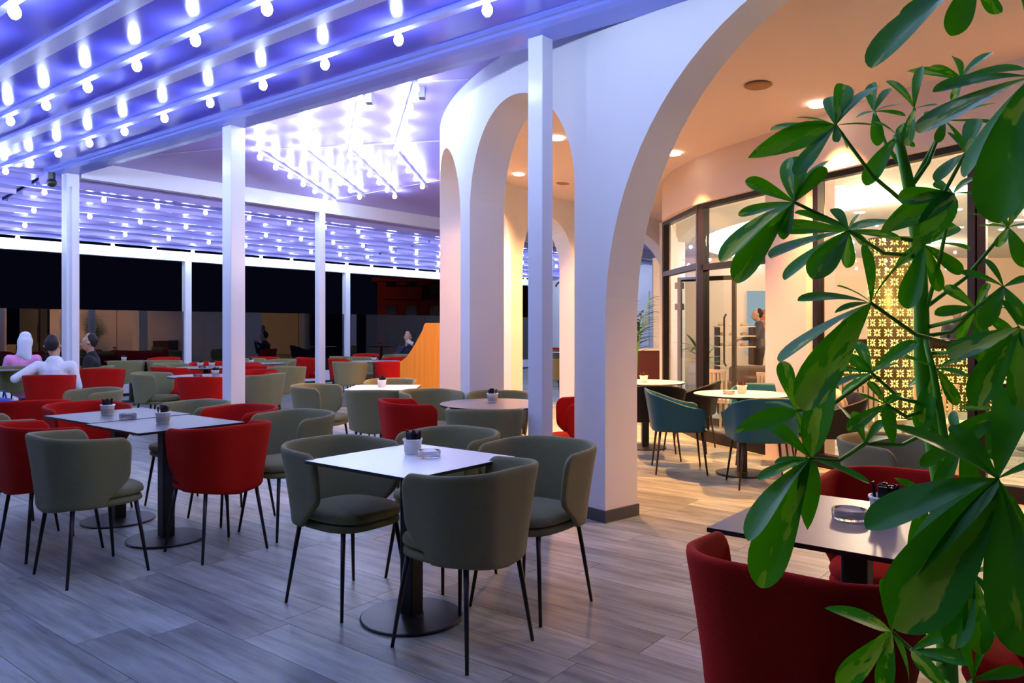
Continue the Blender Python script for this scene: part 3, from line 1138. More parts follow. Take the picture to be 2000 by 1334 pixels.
def sq_pad(hw, y0, y1, z0, z1, m, name, p=3.2, dome=.015, bulge=.02, n=28):
    cx, cy = 0, (y0 + y1) / 2
    hd = (y1 - y0) / 2
    prof = [(.001, z0, 0), (.93, z0, 0), (1 - bulge * .4, z0 + (z1 - z0) * .18, 0), (1.0, z0 + (z1 - z0) * .45, 0), (1 - bulge, z0 + (z1 - z0) * .8, 0), (.90, z1, 0), (.6, z1 + dome * .7, 0), (.001, z1 + dome, 0)]
    vs, fs = [], []
    for r, z, _ in prof:
        for k in range(n):
            a = 2 * PI * k / n
            c, s = math.cos(a), math.sin(a)
            rr = (abs(c) ** p + abs(s) ** p) ** (-1 / p)
            vs.append((cx + hw * r * rr * c, cy + hd * r * rr * s, z))
    for i in range(len(prof) - 1):
        for k in range(n):
            fs.append((i * n + k, i * n + (k + 1) % n, (i + 1) * n + (k + 1) % n, (i + 1) * n + k))
    return MB().add(vs, fs).mesh(name, m, True)


leg_me = {}
for sx in (-1, 1):
    for sy in (-1, 1):
        leg_me[(sx, sy)] = MB().tube([(sx * .165, sy * .165, .415), (sx * .215, sy * .215, 0)], [.0125, .0078], 10).mesh('leg', M_black, True)
CH = {}
for key, m in (('olive', M_olive), ('red', M_red)):
    CH[key] = dict(
        shell=tub_shell(.222, .262, .225, .268, .405, .800, .780, -.04, .10, .165, .03, m, .028, 'shell', .10),
        base=sq_pad(.215, -.215, .235, .395, .435, m, 'seat_base', 3.4, .004, .02),
        pad=sq_pad(.215, -.205, .25, .437, .487, m, 'seat_cushion', 3.0, .022, .03))


def tub_chair(x, y, d, color, label, group):
    t = empty('tub_chair', (x, y, 0), rot_dir(d))
    tag(t, label, 'chair', group)
    c = CH[color]
    obj('backrest', c['shell'], t)
    obj('seat', c['base'], t)
    obj('seat_cushion', c['pad'], t)
    for k in leg_me:
        obj('leg', leg_me[k], t)
    return t


leg2 = {}
for sx in (-1, 1):
    for sy in (-1, 1):
        leg2[(sx, sy)] = MB().tube([(sx * .20, sy * .19, .415), (sx * .25, sy * .235, 0)], [.013, .008], 8).mesh('leg', M_bronze, True)
AC = {}
for key, m in (('teal', M_teal), ('black', M_darkchair)):
    AC[key] = dict(shell=tub_shell(.245, .295, .24, .30, .40, .79, .63, .20, .22, .12, .0, m, .024, 'armshell', .06),
                   pad=sq_pad(.225, -.22, .25, .42, .47, m, 'seat_pad', 4.5, .01, .02),
                   rail=sq_pad(.258, -.248, .258, .395, .412, M_bronze, 'seat_rail', 6, 0, 0))


def armchair(x, y, d, color, label, group='armchairs around the round arcade tables'):
    t = empty('armchair', (x, y, 0), rot_dir(d))
    tag(t, label, 'chair', group)
    c = AC[color]
    obj('backrest', c['shell'], t)
    obj('seat_cushion', c['pad'], t)
    obj('seat_rail', c['rail'], t)
    for k in leg2:
        obj('leg', leg2[k], t)
    return t


# tables
def top_square(s, m):
    mb = MB()
    mb.box(-s / 2, s / 2, -s / 2, s / 2, .736, .7495, 1)
    mb.box(-s / 2 + .001, s / 2 - .001, -s / 2 + .001, s / 2 - .001, .7495, .7505, 0)
    return mb.mesh('tabletop', [m, M_black])


def top_round(r, m):
    mb = MB()
    mb.lathe([(.0001, .736), (r, .736), (r, .7495), (.0001, .7495)], 48, 1)
    mb.lathe([(.0001, .7495), (r - .001, .7495), (r - .001, .7505), (.0001, .7505)], 48, 0)
    return mb.mesh('tabletop', [m, M_black])


T_SQ = top_square(.70, M_top)
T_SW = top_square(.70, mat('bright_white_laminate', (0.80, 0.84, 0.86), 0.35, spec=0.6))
T_RD = top_round(.45, M_top)
T_RW = top_round(.445, M_topwarm)
pole_me = bake(MB().box(-.04, .04, -.04, .04, .012, .736).mesh('pole', M_black), [('BEVEL', dict(width=.008, segments=2))])
base_me = MB().lathe([(.24, 0), (.242, .004), (.242, .009), (.236, .013), (.06, .016), (.05, .02), (.0001, .02)], 44).mesh('base_disc', M_black, False)
cross_me = MB().box(-.26, .26, -.025, .025, .716, .736).box(-.025, .025, -.26, .26, .716, .736).mesh('bracket', M_black)


def table(x, y, kind, rz, label, group):
    t = empty('cafe_table', (x, y, 0), rz)
    tag(t, label, 'table', group)
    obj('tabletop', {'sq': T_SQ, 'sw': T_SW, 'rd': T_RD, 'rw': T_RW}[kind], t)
    obj('bracket', cross_me, t)
    obj('pole', pole_me, t)
    obj('base', base_me, t)
    return t


GT = 'terrace cafe tables'
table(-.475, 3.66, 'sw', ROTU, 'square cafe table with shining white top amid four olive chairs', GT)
table(-2.245, 5.02, 'sq', ROTU, 'square grey-topped table of the joined pair, beside the red chair with its back turned', GT)
table(-2.80, 5.50, 'sq', ROTU + .02, 'square grey-topped table of the joined pair, farther along from the lone red chair', GT)
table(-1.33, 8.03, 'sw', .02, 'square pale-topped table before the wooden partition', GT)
table(-.14, 6.32, 'rd', 0, 'round grey-topped table standing in the arch beside the white post', GT)
table(-3.95, 9.95, 'rd', 0, 'round table behind the joined pair, beside the thick white post', GT)
table(-4.78, 12.1, 'rd', 0, 'round table with two sachet pots under the far bulbs', GT)
table(-7.05, 14.35, 'sq', ROTU, 'square table by the glass wall behind two olive chairs', GT)
table(-4.40, 13.45, 'rd', 0, 'round table with one sachet pot past the thick white post', GT)
table(-2.52, 14.3, 'rd', 0, 'round table behind the slim post near the wooden partition', GT)
table(-7.6, 11.25, 'sq', ROTU, 'square table of the seated guests', GT)
table(1.096, 2.456, 'sq', ROTU, 'square taupe-looking table with ashtray behind the big plant', GT)
table(1.52, 8.83, 'rw', 0, 'round white-topped table with black armchairs by the glass door', 'arcade round tables')
table(2.16, 7.26, 'rw', 0, 'round white-topped table ringed by teal armchairs', 'arcade round tables')
table(1.35, 19.4, 'rw', 0, 'white-topped table seen through the arch far behind', 'far tables behind the arcade')
table(1.55, 21.3, 'rd', 0, 'dark table beyond the far arch before the end wall', 'far tables behind the arcade')
table(5.9, 8.6, 'rw', 0, 'white-topped table inside the restaurant behind the plant', 'restaurant tables')

# pots with sachets, ashtrays
cup_me = MB().lathe([(.0001, 0), (.036, 0), (.039, .004), (.045, .065), (.049, .068), (.049, .076), (.045, .076), (.041, .012), (.0001, .010)], 22).mesh('cup', M_ceramic, True)
rs = random.Random(3)
sm = MB()
for i in range(16):
    a = rs.uniform(0, 2 * PI)
    r = .028 * math.sqrt(rs.random())
    x, y = r * math.cos(a), r * math.sin(a)
    tx, ty = x * .5 + rs.uniform(-.006, .006), y * .5 + rs.uniform(-.006, .006)
    w = .0085
    h = rs.uniform(.095, .118)
    b = rs.uniform(0, PI)
    c, s_ = math.cos(b) * w, math.sin(b) * w
    n0, n1 = -s_ * .22, c / w * w * .22
    q = [(x - c - n0, y - s_ - n1, .015), (x + c - n0, y + s_ - n1, .015), (x + c + n0, y + s_ + n1, .015), (x - c + n0, y - s_ + n1, .015)]
    sm.add(q + [(p[0] + tx, p[1] + ty, h) for p in q], [(3, 2, 1, 0), (4, 5, 6, 7), (0, 1, 5, 4), (1, 2, 6, 5), (2, 3, 7, 6), (3, 0, 4, 7)])
sach_me = sm.mesh('sachets', M_sachet)
sach_red = sm.mesh('sachets_brown', mat('brown_paper_sachet', (.10, .02, .012), .5))


def pot(x, y, label, group='sachet pots on the tables', me=None, z=.7505):
    t = empty('sachet_pot', (x, y, z), (x * 7) % 6)
    tag(t, label, 'pot', group)
    obj('cup', cup_me, t)
    o = obj('sachets', me or sach_me, t)
    o['kind'] = 'stuff'
    return t


ash_me = MB().lathe([(.0001, 0), (.050, 0), (.054, .004), (.055, .030), (.053, .034), (.047, .034), (.044, .012), (.038, .009), (.0001, .008)], 28).mesh('ashtray', M_glass, True)


def ashtray(x, y, label, z=.7507):
    o = obj('ashtray', ash_me, None, (x, y, z))
    return tag(o, label, 'ashtray', 'clear glass ashtrays')


def on_top(px, py, z=.75):
    y = (CAMH - z) * FPX / (py - 640)
    return ((px - 1000) / FPX * y, y)


pot(*on_top(806, 887), 'white pot of black sachets on the shining white table')
ashtray(*on_top(838, 893.5), 'clear glass ashtray on the shining white table')
pot(*on_top(210, 811), 'white pot of black sachets at the far half of the joined tables')
pot(*on_top(318, 827), 'white pot of black sachets at the near half of the joined tables')
ashtray(*on_top(250, 818), 'clear glass ashtray between the two pots on the joined tables')
pot(*on_top(746, 756), 'white pot of black sachets on the table before the wooden partition')
pot(*on_top(962, 786), 'white pot of black sachets on the round table in the arch')
pot(-3.78, 9.85, 'white pot of black sachets on the round table beside the thick post')
pot(-4.84, 12.0, 'white pot of sachets on the round table with two pots, farther from the post')
pot(-4.66, 12.0, 'white pot of sachets on the round table with two pots, closer to the post')
pot(-7.13, 14.2, 'white pot of sachets on the table by the glass wall')
pot(-4.42, 13.1, 'white pot of sachets on the table past the thick post')
pot(-2.52, 14.1, 'white pot of sachets on the round table near the partition')
ashtray(-4.75, 11.85, 'glass ashtray on the round table with two pots')
ashtray(-3.95, 9.72, 'glass ashtray on the round table beside the thick post')
pot(1.205, 2.50, 'white pot of black sachets half hidden by the big plant')
ashtray(1.092, 2.50, 'clear glass ashtray beside the pot behind the big plant')
pot(1.50, 8.80, 'white pot with brown sachets on the round table by the door', me=sach_red)
pot(2.17, 7.30, 'white pot with brown sachets on the teal chairs table', me=sach_red)
ashtray(2.02, 7.2, 'small glass ashtray on the teal chairs table')
pot(1.45, 21.25, 'white pot on the dark table beyond the far arch')

# ------------------------------------------------------------------ chairs
U_, V_ = (UX, UY), (VX, VY)
nU, nV = (-UX, -UY), (-VX, -VY)
G1 = 'chairs around the shining white table'
tub_chair(-.825, 3.89, nU, 'olive', 'olive chair at the shining white table, seat facing the red chairs side pot', G1)['label'] = 'olive tub chair tucked in sideways at the shining white table, opposite the green-lit back'
tub_chair(.096, 3.84, nV, 'olive', 'olive tub chair close to the arcade pillar at the shining white table', G1)
tub_chair(-.39, 4.27, nV, 'olive', 'olive tub chair behind the ashtray and pot of the shining white table', G1)
tub_chair(-.212, 3.35, U_, 'olive', 'olive tub chair with its broad back turned at the shining white table', G1)
G2 = 'chairs around the joined tables'
tub_chair(-2.354, 4.33, V_, 'olive', 'olive tub chair with empty seat in front of the joined tables', G2)
tub_chair(-2.85, 4.78, V_, 'red', 'red tub chair between two olive chairs in front of the joined tables', G2)
tub_chair(-3.36, 5.18, V_, 'olive', 'olive tub chair beyond the red one in front of the joined tables', G2)
tub_chair(-3.20, 5.86, nU, 'red', 'red tub chair at the far end of the joined tables', G2)
tub_chair(-2.52, 5.98, nV, 'olive', 'olive tub chair behind the two pots of the joined tables', G2)
tub_chair(-2.03, 5.60, nV, 'red', 'red tub chair behind the joined tables between two olive chairs', G2)
tub_chair(-1.53, 5.22, nV, 'olive', 'olive tub chair with visible seat cushion at the side of the joined tables', G2)
tub_chair(-1.82, 4.76, U_, 'red', 'red tub chair with its dark back turned at the joined tables', G2)
G3 = 'chairs in the left rows'
tub_chair(-3.95, 6.35, (-.5, .86), 'red', 'red tub chair behind the joined tables with its long back turned', G3)
tub_chair(-4.0, 7.25, nV, 'olive', 'olive tub chair before the post with guide rail', G3)
G4 = 'chairs around the table before the partition'
tub_chair(-1.92, 7.85, (.98, -.2), 'olive', 'olive tub chair seen from the side at the table before the partition', G4)
tub_chair(-1.30, 7.42, (-.05, 1), 'olive', 'olive tub chair with back turned at the table before the partition', G4)
tub_chair(-1.36, 8.58, (0, -1), 'olive', 'olive tub chair between the pale table and the wooden partition', G4)
G5 = 'chairs around the round table in the arch'
tub_chair(-.77, 6.22, (.92, .38), 'red', 'red tub chair turned to the round table in the arch', G5)
tub_chair(-.72, 7.10, (.55, -.83), 'olive', 'olive tub chair against the foot of the arcade wall', G5)
tub_chair(-.12, 6.86, (0, -1), 'olive', 'olive tub chair behind the pot of the round arch table', G5)
tub_chair(-.20, 5.72, (0, 1), 'olive', 'olive tub chair with back turned at the round arch table', G5)
tub_chair(.50, 6.35, (-1, -.1), 'red', 'red tub chair between the white post and the arcade pillar', G5)
G6 = 'chairs in the far rows'
far_ch = [
    (-6.85, 13.75, (-.1, 1), 'olive', 'olive tub chair with back turned by the glass wall, next to the dark-jacketed guest'),
    (-6.28, 14.0, (-.2, 1), 'olive', 'olive tub chair with back turned by the glass wall, next to the window post'),
    (-6.75, 14.95, (0, -1), 'red', 'red tub chair across the table from the two olive chairs by the glass'),
    (-5.9, 11.15, (-.2, 1), 'red', 'red tub chair just past the post with guide rail'),
    (-5.78, 9.69, (-.3, 1), 'red', 'red tub chair under the guest in the white shirt'),
    (-3.72, 9.35, (-.1, 1), 'red', 'red tub chair with back turned before the thick white post'),
    (-4.58, 10.0, (1, 0), 'olive', 'olive tub chair beside the red one before the thick white post'),
    (-3.22, 9.85, (-.9, .35), 'olive', 'olive tub chair peeking out behind the thick white post'),
    (-3.52, 10.5, (-.4, -.9), 'red', 'red tub chair behind the pot of the round post table'),
    (-5.05, 11.55, (.6, .8), 'red', 'red tub chair before the round table with two pots'),
    (-5.5, 12.6, (1, -.2), 'olive', 'olive tub chair at the round table with two pots'),
    (-5.15, 13.05, (.2, -1), 'red', 'red tub chair behind the round table with two pots'),
    (-4.42, 12.62, (-.8, -.6), 'red', 'second red tub chair behind the round table with two pots, closer to the thick post'),
    (-3.42, 11.75, (-.25, 1), 'olive', 'olive tub chair with back turned before the slim post'),
    (-3.92, 12.1, (.3, 1), 'red', 'red tub chair with back turned past the thick post'),
    (-4.86, 14.35, (.3, -1), 'olive', 'olive tub chair across the table past the thick post'),
    (-4.25, 14.05, (-.4, -1), 'olive', 'olive tub chair near the glass wall past the thick post'),
    (-4.98, 15.6, (0, 1), 'red', 'red tub chair close to the glass wall past the thick post'),
    (-3.88, 15.0, (.9, .1), 'red', 'red tub chair close to the slim post'),
    (-3.15, 14.5, (1, .3), 'red', 'red tub chair turned sideways past the slim post'),
    (-2.78, 13.35, (.35, 1), 'olive', 'olive tub chair with back turned between two red chairs near the partition'),
    (-2.12, 13.5, (-.2, 1), 'red', 'red tub chair with back turned next to the partition'),
    (-2.88, 15.0, (.6, -.8), 'olive', 'olive tub chair behind the pot near the partition'),
    (-3.22, 17.0, (0, -1), 'red', 'red tub chair by the glass wall near the far post'),
    (-2.30, 15.1, (-.5, -.8), 'red', 'red tub chair behind the round table near the partition'),
    (-2.55, 16.7, (-.6, -.8), 'olive', 'olive tub chair by the glass wall near the phone user'),
    (-3.42, 15.9, (.4, .9), 'olive', 'olive tub chair beyond the slim post by the glass wall'),
    (1.2, 21.9, (0, -1), 'red', 'red tub chair before the white end wall'),
    (1.25, 20.35, (-.2, 1), 'olive', 'olive tub chair seen through the far arch'),
    (.75, 14.6, (.3, 1), 'olive', 'olive tub chair glimpsed past the far arcade pillar'),
    (-8.2, 11.2, (1, .1), 'olive', 'olive tub chair at the guests table beside the blue bag'),
]
for x, y, d, c, l in far_ch:
    tub_chair(x, y, d, c, l, G6)
armchair(1.72, 18.7, (-.3, 1), 'black', 'black armchair at the white table seen through the far arch', 'far chairs behind the arcade')
G7 = 'chairs around the table behind the plant'
tub_chair(.79, 2.06, V_, 'red', 'big red tub chair with its back turned right behind the plant', G7)
tub_chair(1.45, 2.92, nV, 'red', 'red tub chair across the taupe table behind the plant', G7)
tub_chair(1.50, 2.10, U_, 'red', 'red tub chair half hidden by the plant at the end of the taupe table', G7)
tub_chair(2.03, 4.0, (.6, -.8), 'olive', 'pale grey-olive tub chair glimpsed between the plant leaves', G7)
armchair(1.60, 7.42, (.95, -.1), 'teal', 'teal armchair seen from its side at the round white table')
armchair(2.17, 6.72, (.05, 1), 'teal', 'teal armchair with back turned at the round white table')
armchair(2.54, 7.86, (-.3, -1), 'teal', 'teal armchair behind the brown sachets, by the window')
armchair(2.83, 6.98, (-1, .15), 'black', 'dark armchair with beige cushion beside the plaster pier')
armchair(1.50, 8.15, (.1, 1), 'black', 'black armchair with back turned at the table by the door')
armchair(2.0, 8.7, (-.85, .4), 'black', 'black armchair between the two round tables')
cu = obj('cushion', smooth_mesh(bake(sq_pad(.19, -.19, .19, -.05, .05, mat('beige_linen', (.42, .36, .27), .9), 'cushion', 3, .03, .3), [('SUBSURF', dict(levels=1))])), None, (2.92, 6.98, .66))
cu.rotation_euler = (0, math.radians(72), 0)
tag(cu, 'beige linen cushion leaning in the dark armchair', 'cushion')
armchair(5.5, 8.3, (.6, .8), 'black', 'dark armchair inside the restaurant behind the plant', 'restaurant armchairs')
armchair(6.35, 8.7, (-1, 0), 'black', 'dark armchair across the restaurant table', 'restaurant armchairs')

# ------------------------------------------------------------------ wooden partition console
cons = empty('service_console', (-1.44, 9.95, 0), 0)
tag(cons, 'honey-wood service console with sweeping curved side beside the arcade', 'console')
pr = [(0, 0), (.51, 0), (.51, 1.43), (.335, 1.43), (.315, 1.42)]
for i in range(15):
    t = i / 14
    x = .305 - .305 * (t ** 1.25)
    z = 1.395 - .46 * (t ** .62 * .45 + (3 * t * t - 2 * t ** 3) * .55)
    pr.append((x, z))
pr.append((0, .9))


def xz_prism(pr, y0, y1, m, name):
    n = len(pr)
    vs = [(x, y0, z) for x, z in pr] + [(x, y1, z) for x, z in pr]
    fs = [tuple(range(n)), tuple(reversed(range(n, 2 * n)))] + [(i, n + i, n + (i + 1) % n, (i + 1) % n) for i in range(n)]
    return MB().add(vs, fs).mesh(name, m)


obj('side_panel', xz_prism(pr, 0, .03, M_wood, 'side_panel'), cons)
obj('side_panel', xz_prism(pr, .75, .78, M_wood, 'side_panel'), cons)
obj('back_panel', MB().box(.48, .51, .03, .75, 0, 1.41).mesh('back_panel', M_wood), cons)
obj('top_board', MB().box(.33, .48, .03, .75, 1.36, 1.39).mesh('top_board', M_wood), cons)
obj('shelf', MB().box(.03, .48, .03, .75, .86, .89).mesh('shelf', M_wood), cons)
bk = obj('black_basket', MB().lathe([(.0001, 0), (.075, 0), (.085, .05), (.08, .05), (.07, .01), (.0001, .01)], 16).mesh('basket', M_sachet), None, (-1.03, 10.3, 1.39))
tag(bk, 'small black basket on top of the honey-wood console', 'basket')

# security camera by the post and wall hook
scam = empty('security_camera', UV(11.2, 4.25, 3.30))
tag(scam, 'dark security camera hanging beside the post with guide rail', 'camera')
obj('mount', MB().box(-.03, .03, -.03, .03, .02, .14).mesh('mount', M_black), scam)
obj('camera_head', sphere_mb(.06, 12, 8).mesh('camera_head', M_black, True), scam)
hk = obj('wall_hook', MB().tube([(0, 0, 0), (-.12, -.05, .05), (-.22, -.08, .0), (-.30, -.1, -.12)], .03, 6).mesh('hook', M_black), None, (1.75, 25.9, 2.86))
tag(hk, 'black curved bracket near the ceiling of the white end wall', 'bracket')

# ------------------------------------------------------------------ people
def skin_mesh(joints, edges, root, m, vox=.010):
    """joints: {name: (pos, radius)}; tapered limbs fused into one continuous surface"""
    mb = MB()

    def rr(n):
        r = joints[n][1]
        return r if isinstance(r, tuple) else (r, r)
    for n in joints:
        p = joints[n][0]
        rx, ry = rr(n)
        rz = min(rx, ry)
        K, Mm = 12, 7
        vs = [(p[0], p[1], p[2] - rz)]
        for i in range(1, Mm):
            a = PI * i / Mm
            for k in range(K):
                b = 2 * PI * k / K
                vs.append((p[0] + rx * math.sin(a) * math.cos(b), p[1] + ry * math.sin(a) * math.sin(b), p[2] - rz * math.cos(a)))
        vs.append((p[0], p[1], p[2] + rz))
        fs = [(0, 1 + (k + 1) % K, 1 + k) for k in range(K)]
        for i in range(Mm - 2):
            for k in range(K):
                fs.append((1 + i * K + k, 1 + i * K + (k + 1) % K, 1 + (i + 1) * K + (k + 1) % K, 1 + (i + 1) * K + k))
        last = len(vs) - 1
        o = 1 + (Mm - 2) * K
        fs += [(o + k, o + (k + 1) % K, last) for k in range(K)]
        mb.add(vs, fs)
    for a, b in edges:
        pa, pb = Vector(joints[a][0]), Vector(joints[b][0])
        d = (pb - pa)
        if d.length < 1e-5:
            continue
        d.normalize()
        vertical = abs(d.z) > .75
        K = 12
        rings = []
        for p, n in ((pa, a), (pb, b)):
            rx, ry = rr(n)
            ring = []
            if vertical:
                for k in range(K):
                    t = 2 * PI * k / K
                    ring.append(p + Vector((rx * math.cos(t), ry * math.sin(t), 0)))
            else:
                x = d.cross(Vector((0, 0, 1))).normalized()
                y = d.cross(x)
                r = min(rx, ry)
                for k in range(K):
                    t = 2 * PI * k / K
                    ring.append(p + x * (r * math.cos(t)) + y * (r * math.sin(t)))
            rings.append(ring)
        mb.add(rings[0] + rings[1], [(k, (k + 1) % K, K + (k + 1) % K, K + k) for k in range(K)] + [tuple(reversed(range(K))), tuple(range(K, 2 * K))])
    me = mb.mesh('figure', m, True)
    r = bake(me, [('REMESH', dict(mode='VOXEL', voxel_size=vox, use_smooth_shade=True)), ('SMOOTH', dict(factor=.5, iterations=4)), ('DECIMATE', dict(ratio=.35))])
    r.materials.clear()
    r.materials.append(m)
    r.polygons.foreach_set('material_index', [0] * len(r.polygons))
    return smooth_mesh(r)


def hand(J, E, wrist, pre, w, d, side):
    """palm and five fingers continuing in direction d"""
    w = Vector(w); d = Vector(d).normalized()
    x = d.cross(Vector((0, 0, 1))).normalized() * side
    p = w + d * .07
    J[pre + 'palm'] = (tuple(p), (.030, .018)); E.append((wrist, pre + 'palm'))
    for i, (o, l) in enumerate(((-.027, .06), (-.009, .075), (.009, .072), (.027, .055))):
        a = p + d * .03 + x * o
        b = a + d * l * .55 + Vector((0, 0, -.012))
        c = b + d * l * .35 + Vector((0, 0, -.025))
        for nm, q in (('a', a), ('b', b), ('c', c)):
            J[pre + str(i) + nm] = (tuple(q), .0088)
        E += [(pre + 'palm', pre + str(i) + 'a'), (pre + str(i) + 'a', pre + str(i) + 'b'), (pre + str(i) + 'b', pre + str(i) + 'c')]
    t1 = w + d * .045 - x * .045
    t2 = t1 + d * .035 - x * .01
    J[pre + 't1'] = (tuple(t1), .0105); J[pre + 't2'] = (tuple(t2), .009)
    E += [(pre + 'palm', pre + 't1'), (pre + 't1', pre + 't2')]


def person(loc, d, label, pose, top_col, bot_col, hair, arms=None, lean=0.0, head_turn=(0, .06)):
    """pose sit/stand; arms: elbow and wrist positions for left/right"""
    t = empty('person', loc, rot_dir(d))
    tag(t, label, 'person')
    zh = .41 if pose == 'sit' else .92
    J = {}
    E = []
    def P(n, p, r, to=None):
        J[n] = (p, r)
        if to:
            E.append((to, n))
    P('pelvis', (0, 0, zh), (.145, .115))
    P('waist', (0, -.01 + lean * .3, zh + .20), (.125, .095), 'pelvis')
    P('chest', (0, 0 + lean * .7, zh + .40), (.155, .105), 'waist')
    P('collar', (0, .0 + lean, zh + .53), (.085, .07), 'chest')
    P('neck', (0, .02 + lean, zh + .60), .052, 'collar')
    hx, hy = head_turn
    P('jaw', (hx * .6, .03 + lean + hy * .3, zh + .665), (.068, .078), 'neck')
    P('skull', (hx, .03 + lean + hy * .2, zh + .755), (.078, .095), 'jaw')
    P('crown', (hx, .02 + lean + hy * .1, zh + .825), (.055, .065), 'skull')
    P('nose', (hx * 1.2, .135 + lean + hy * .3, zh + .715), .014, 'jaw')
    for s, side in ((-1, 'l'), (1, 'r')):
        P('ear' + side, (s * .088 + hx, .02 + lean, zh + .725), .016, 'skull')
    arms = arms or {}
    AR = {}
    for s, side in ((-1, 'l'), (1, 'r')):
        el, wr = arms.get(side, ((s * .26, .02 + lean, zh + .22), (s * .20, .26 + lean, zh + .18)))
        P('sh' + side, (s * .185, lean, zh + .47), .062, 'chest')
        P('el' + side, el, .042, 'sh' + side)
        P('wr' + side, wr, .027, 'el' + side)
        AR[side] = (el, wr)
        dd = Vector(wr) - Vector(el)
        hand(J, E, 'wr' + side, 'h' + side, wr, dd, s)
        if pose == 'sit':
            P('hip' + side, (s * .10, .06, zh - .01), .088, 'pelvis')
            P('kn' + side, (s * .13, .42, zh + .05), .062, 'hip' + side)
            P('an' + side, (s * .13, .40, .09), .04, 'kn' + side)
        else:
            P('hip' + side, (s * .10, 0, zh - .08), .088, 'pelvis')
            P('kn' + side, (s * .11, .02, .50), .062, 'hip' + side)
            P('an' + side, (s * .11, 0, .09), .04, 'kn' + side)
        ay = J['an' + side][0][1]
        P('toe' + side, (J['an' + side][0][0], ay + .16, .035), .036, 'an' + side)
    obj('body', skin_mesh(J, E, 'pelvis', M_skin, .0065), t)
    # garments: the same limbs a little fuller
    def garment(names, m, name, g=1.13, cut=None):
        jj, ee = {}, []
        for n in names:
            p, r = J[n]
            r = tuple(q * g + .006 for q in r) if isinstance(r, tuple) else r * g + .006
            jj[n] = (p, r)
        for a, b in E:
            if a in jj and b in jj:
                ee.append((a, b))
        if cut:
            for a, b, f, new in cut:
                pa, pb = Vector(J[a][0]), Vector(J[b][0])
                ra = J[a][1] if not isinstance(J[a][1], tuple) else J[a][1][0]
                rb = J[b][1] if not isinstance(J[b][1], tuple) else J[b][1][0]
                jj[new] = (tuple(pa.lerp(pb, f)), (ra + (rb - ra) * f) * g + .010)
                ee.append((a, new))
        o = obj(name, skin_mesh(jj, ee, names[0], m), t)
        return o
    mt = mat('cloth_' + top_col[0], top_col[1], .85, noise=(25, .12))
    mb_ = mat('cloth_' + bot_col[0], bot_col[1], .85)
    slv = top_col[2] if len(top_col) > 2 else 'long'
    names = ['pelvis', 'waist', 'chest', 'collar', 'shl', 'shr', 'ell', 'elr'] + (['wrl', 'wrr'] if slv == 'long' else [])
    garment(names, mt, 'shirt')
    garment(['pelvis', 'hipl', 'hipr', 'knl', 'knr', 'anl', 'anr'], mb_, 'trousers', 1.12)
    hc = (hx, .018 + lean, zh + .765)
    if hair == 'scarf':
        ms = mat('pale_blue_scarf', (.66, .70, .82), .8)
        jj = {'a': ((hc[0], hc[1] - .005, hc[2] + .055), (.085, .09)), 'b': ((hc[0], hc[1] - .012, hc[2] - .02), (.108, .118)),
              'c': ((hc[0], hc[1] - .04, hc[2] - .12), (.098, .098)), 'd': ((hc[0], hc[1] - .05, hc[2] - .21), (.105, .09)), 'e': ((hc[0] + .05, hc[1] - .095, hc[2] - .29), (.06, .03))}
        obj('headscarf', skin_mesh(jj, [('a', 'b'), ('b', 'c'), ('c', 'd'), ('d', 'e')], 'b', ms), t)
    else:
        mh = mat('dark_hair', (.012, .009, .008), .7)
        jj = {'a': ((hc[0], hc[1] - .012, hc[2] + .05), (.066, .072)), 'b': ((hc[0], hc[1] - .03, hc[2] + .0), (.087, .082)), 'c': ((hc[0], hc[1] - .045, hc[2] - .055), (.07, .045))}
        obj('hair', skin_mesh(jj, [('a', 'b'), ('b', 'c')], 'b', mh), t)
    return t


NAVY = ('navy', (.012, .014, .035))
BLACKC = ('black', (.010, .010, .012))
person((-7.58, 11.98, 0), (-.25, .95), 'seated person in pink top and pale headscarf at the guests table', 'sit', ('pink', (.80, .30, .62)), ('grey', (.08, .08, .1)), 'scarf', head_turn=(.03, .03))
person((-5.76, 9.72, 0), (-.3, .95), 'person in white short-sleeved shirt leaning on a red chair', 'sit', ('white', (.74, .77, .84), 'short'), BLACKC, 'hair',
       arms={'l': ((-.40, -.10, .74), (-.30, .14, .80)), 'r': ((.26, .05, .62), (.18, .28, .62))}, lean=.03, head_turn=(-.03, .1))
person((-6.36, 11.7, 0), (-.7, -.2), 'person in dark jacket beside the post with guide rail', 'sit', BLACKC, BLACKC, 'hair')
ph = person((-2.42, 17.9, 0), (.3, -.95), 'seated person in navy holding up a white phone by the partition', 'sit', NAVY, NAVY, 'hair',
            arms={'l': ((-.26, .10, .70), (-.09, .24, .94)), 'r': ((.26, .10, .70), (.09, .24, .94))})
phone = obj('phone', bake(MB().box(-.04, .04, -.005, .005, -.08, .08).mesh('phone', mat('white_phone', (.8, .8, .85), .3)), [('BEVEL', dict(width=.004, segments=2))]), None, (-2.31, 17.54, 1.04), 0)
phone.rotation_euler = (math.radians(-15), math.radians(60), rot_dir((.3, -.95)))
tag(phone, 'white phone held by the seated person in navy', 'phone')
person((5.43, 17.0, 0), (-1, .15), 'standing waiter in dark shirt behind the middle window', 'stand', ('slate', (.05, .05, .06)), BLACKC, 'hair',
       arms={'l': ((-.24, .1, 1.16), (-.14, .34, 1.12)), 'r': ((.24, .1, 1.16), (.14, .34, 1.12))}, head_turn=(0, .12))
person((8.55, 14.9, 0), (0, -1), 'dark-haired person behind the bar, shorter of two', 'stand', ('slate', (.05, .05, .06)), BLACKC, 'hair')
person((9.15, 15.4, 0), (0, 1), 'dark-haired person behind the bar, taller of two', 'stand', ('slate', (.05, .05, .06)), BLACKC, 'hair')
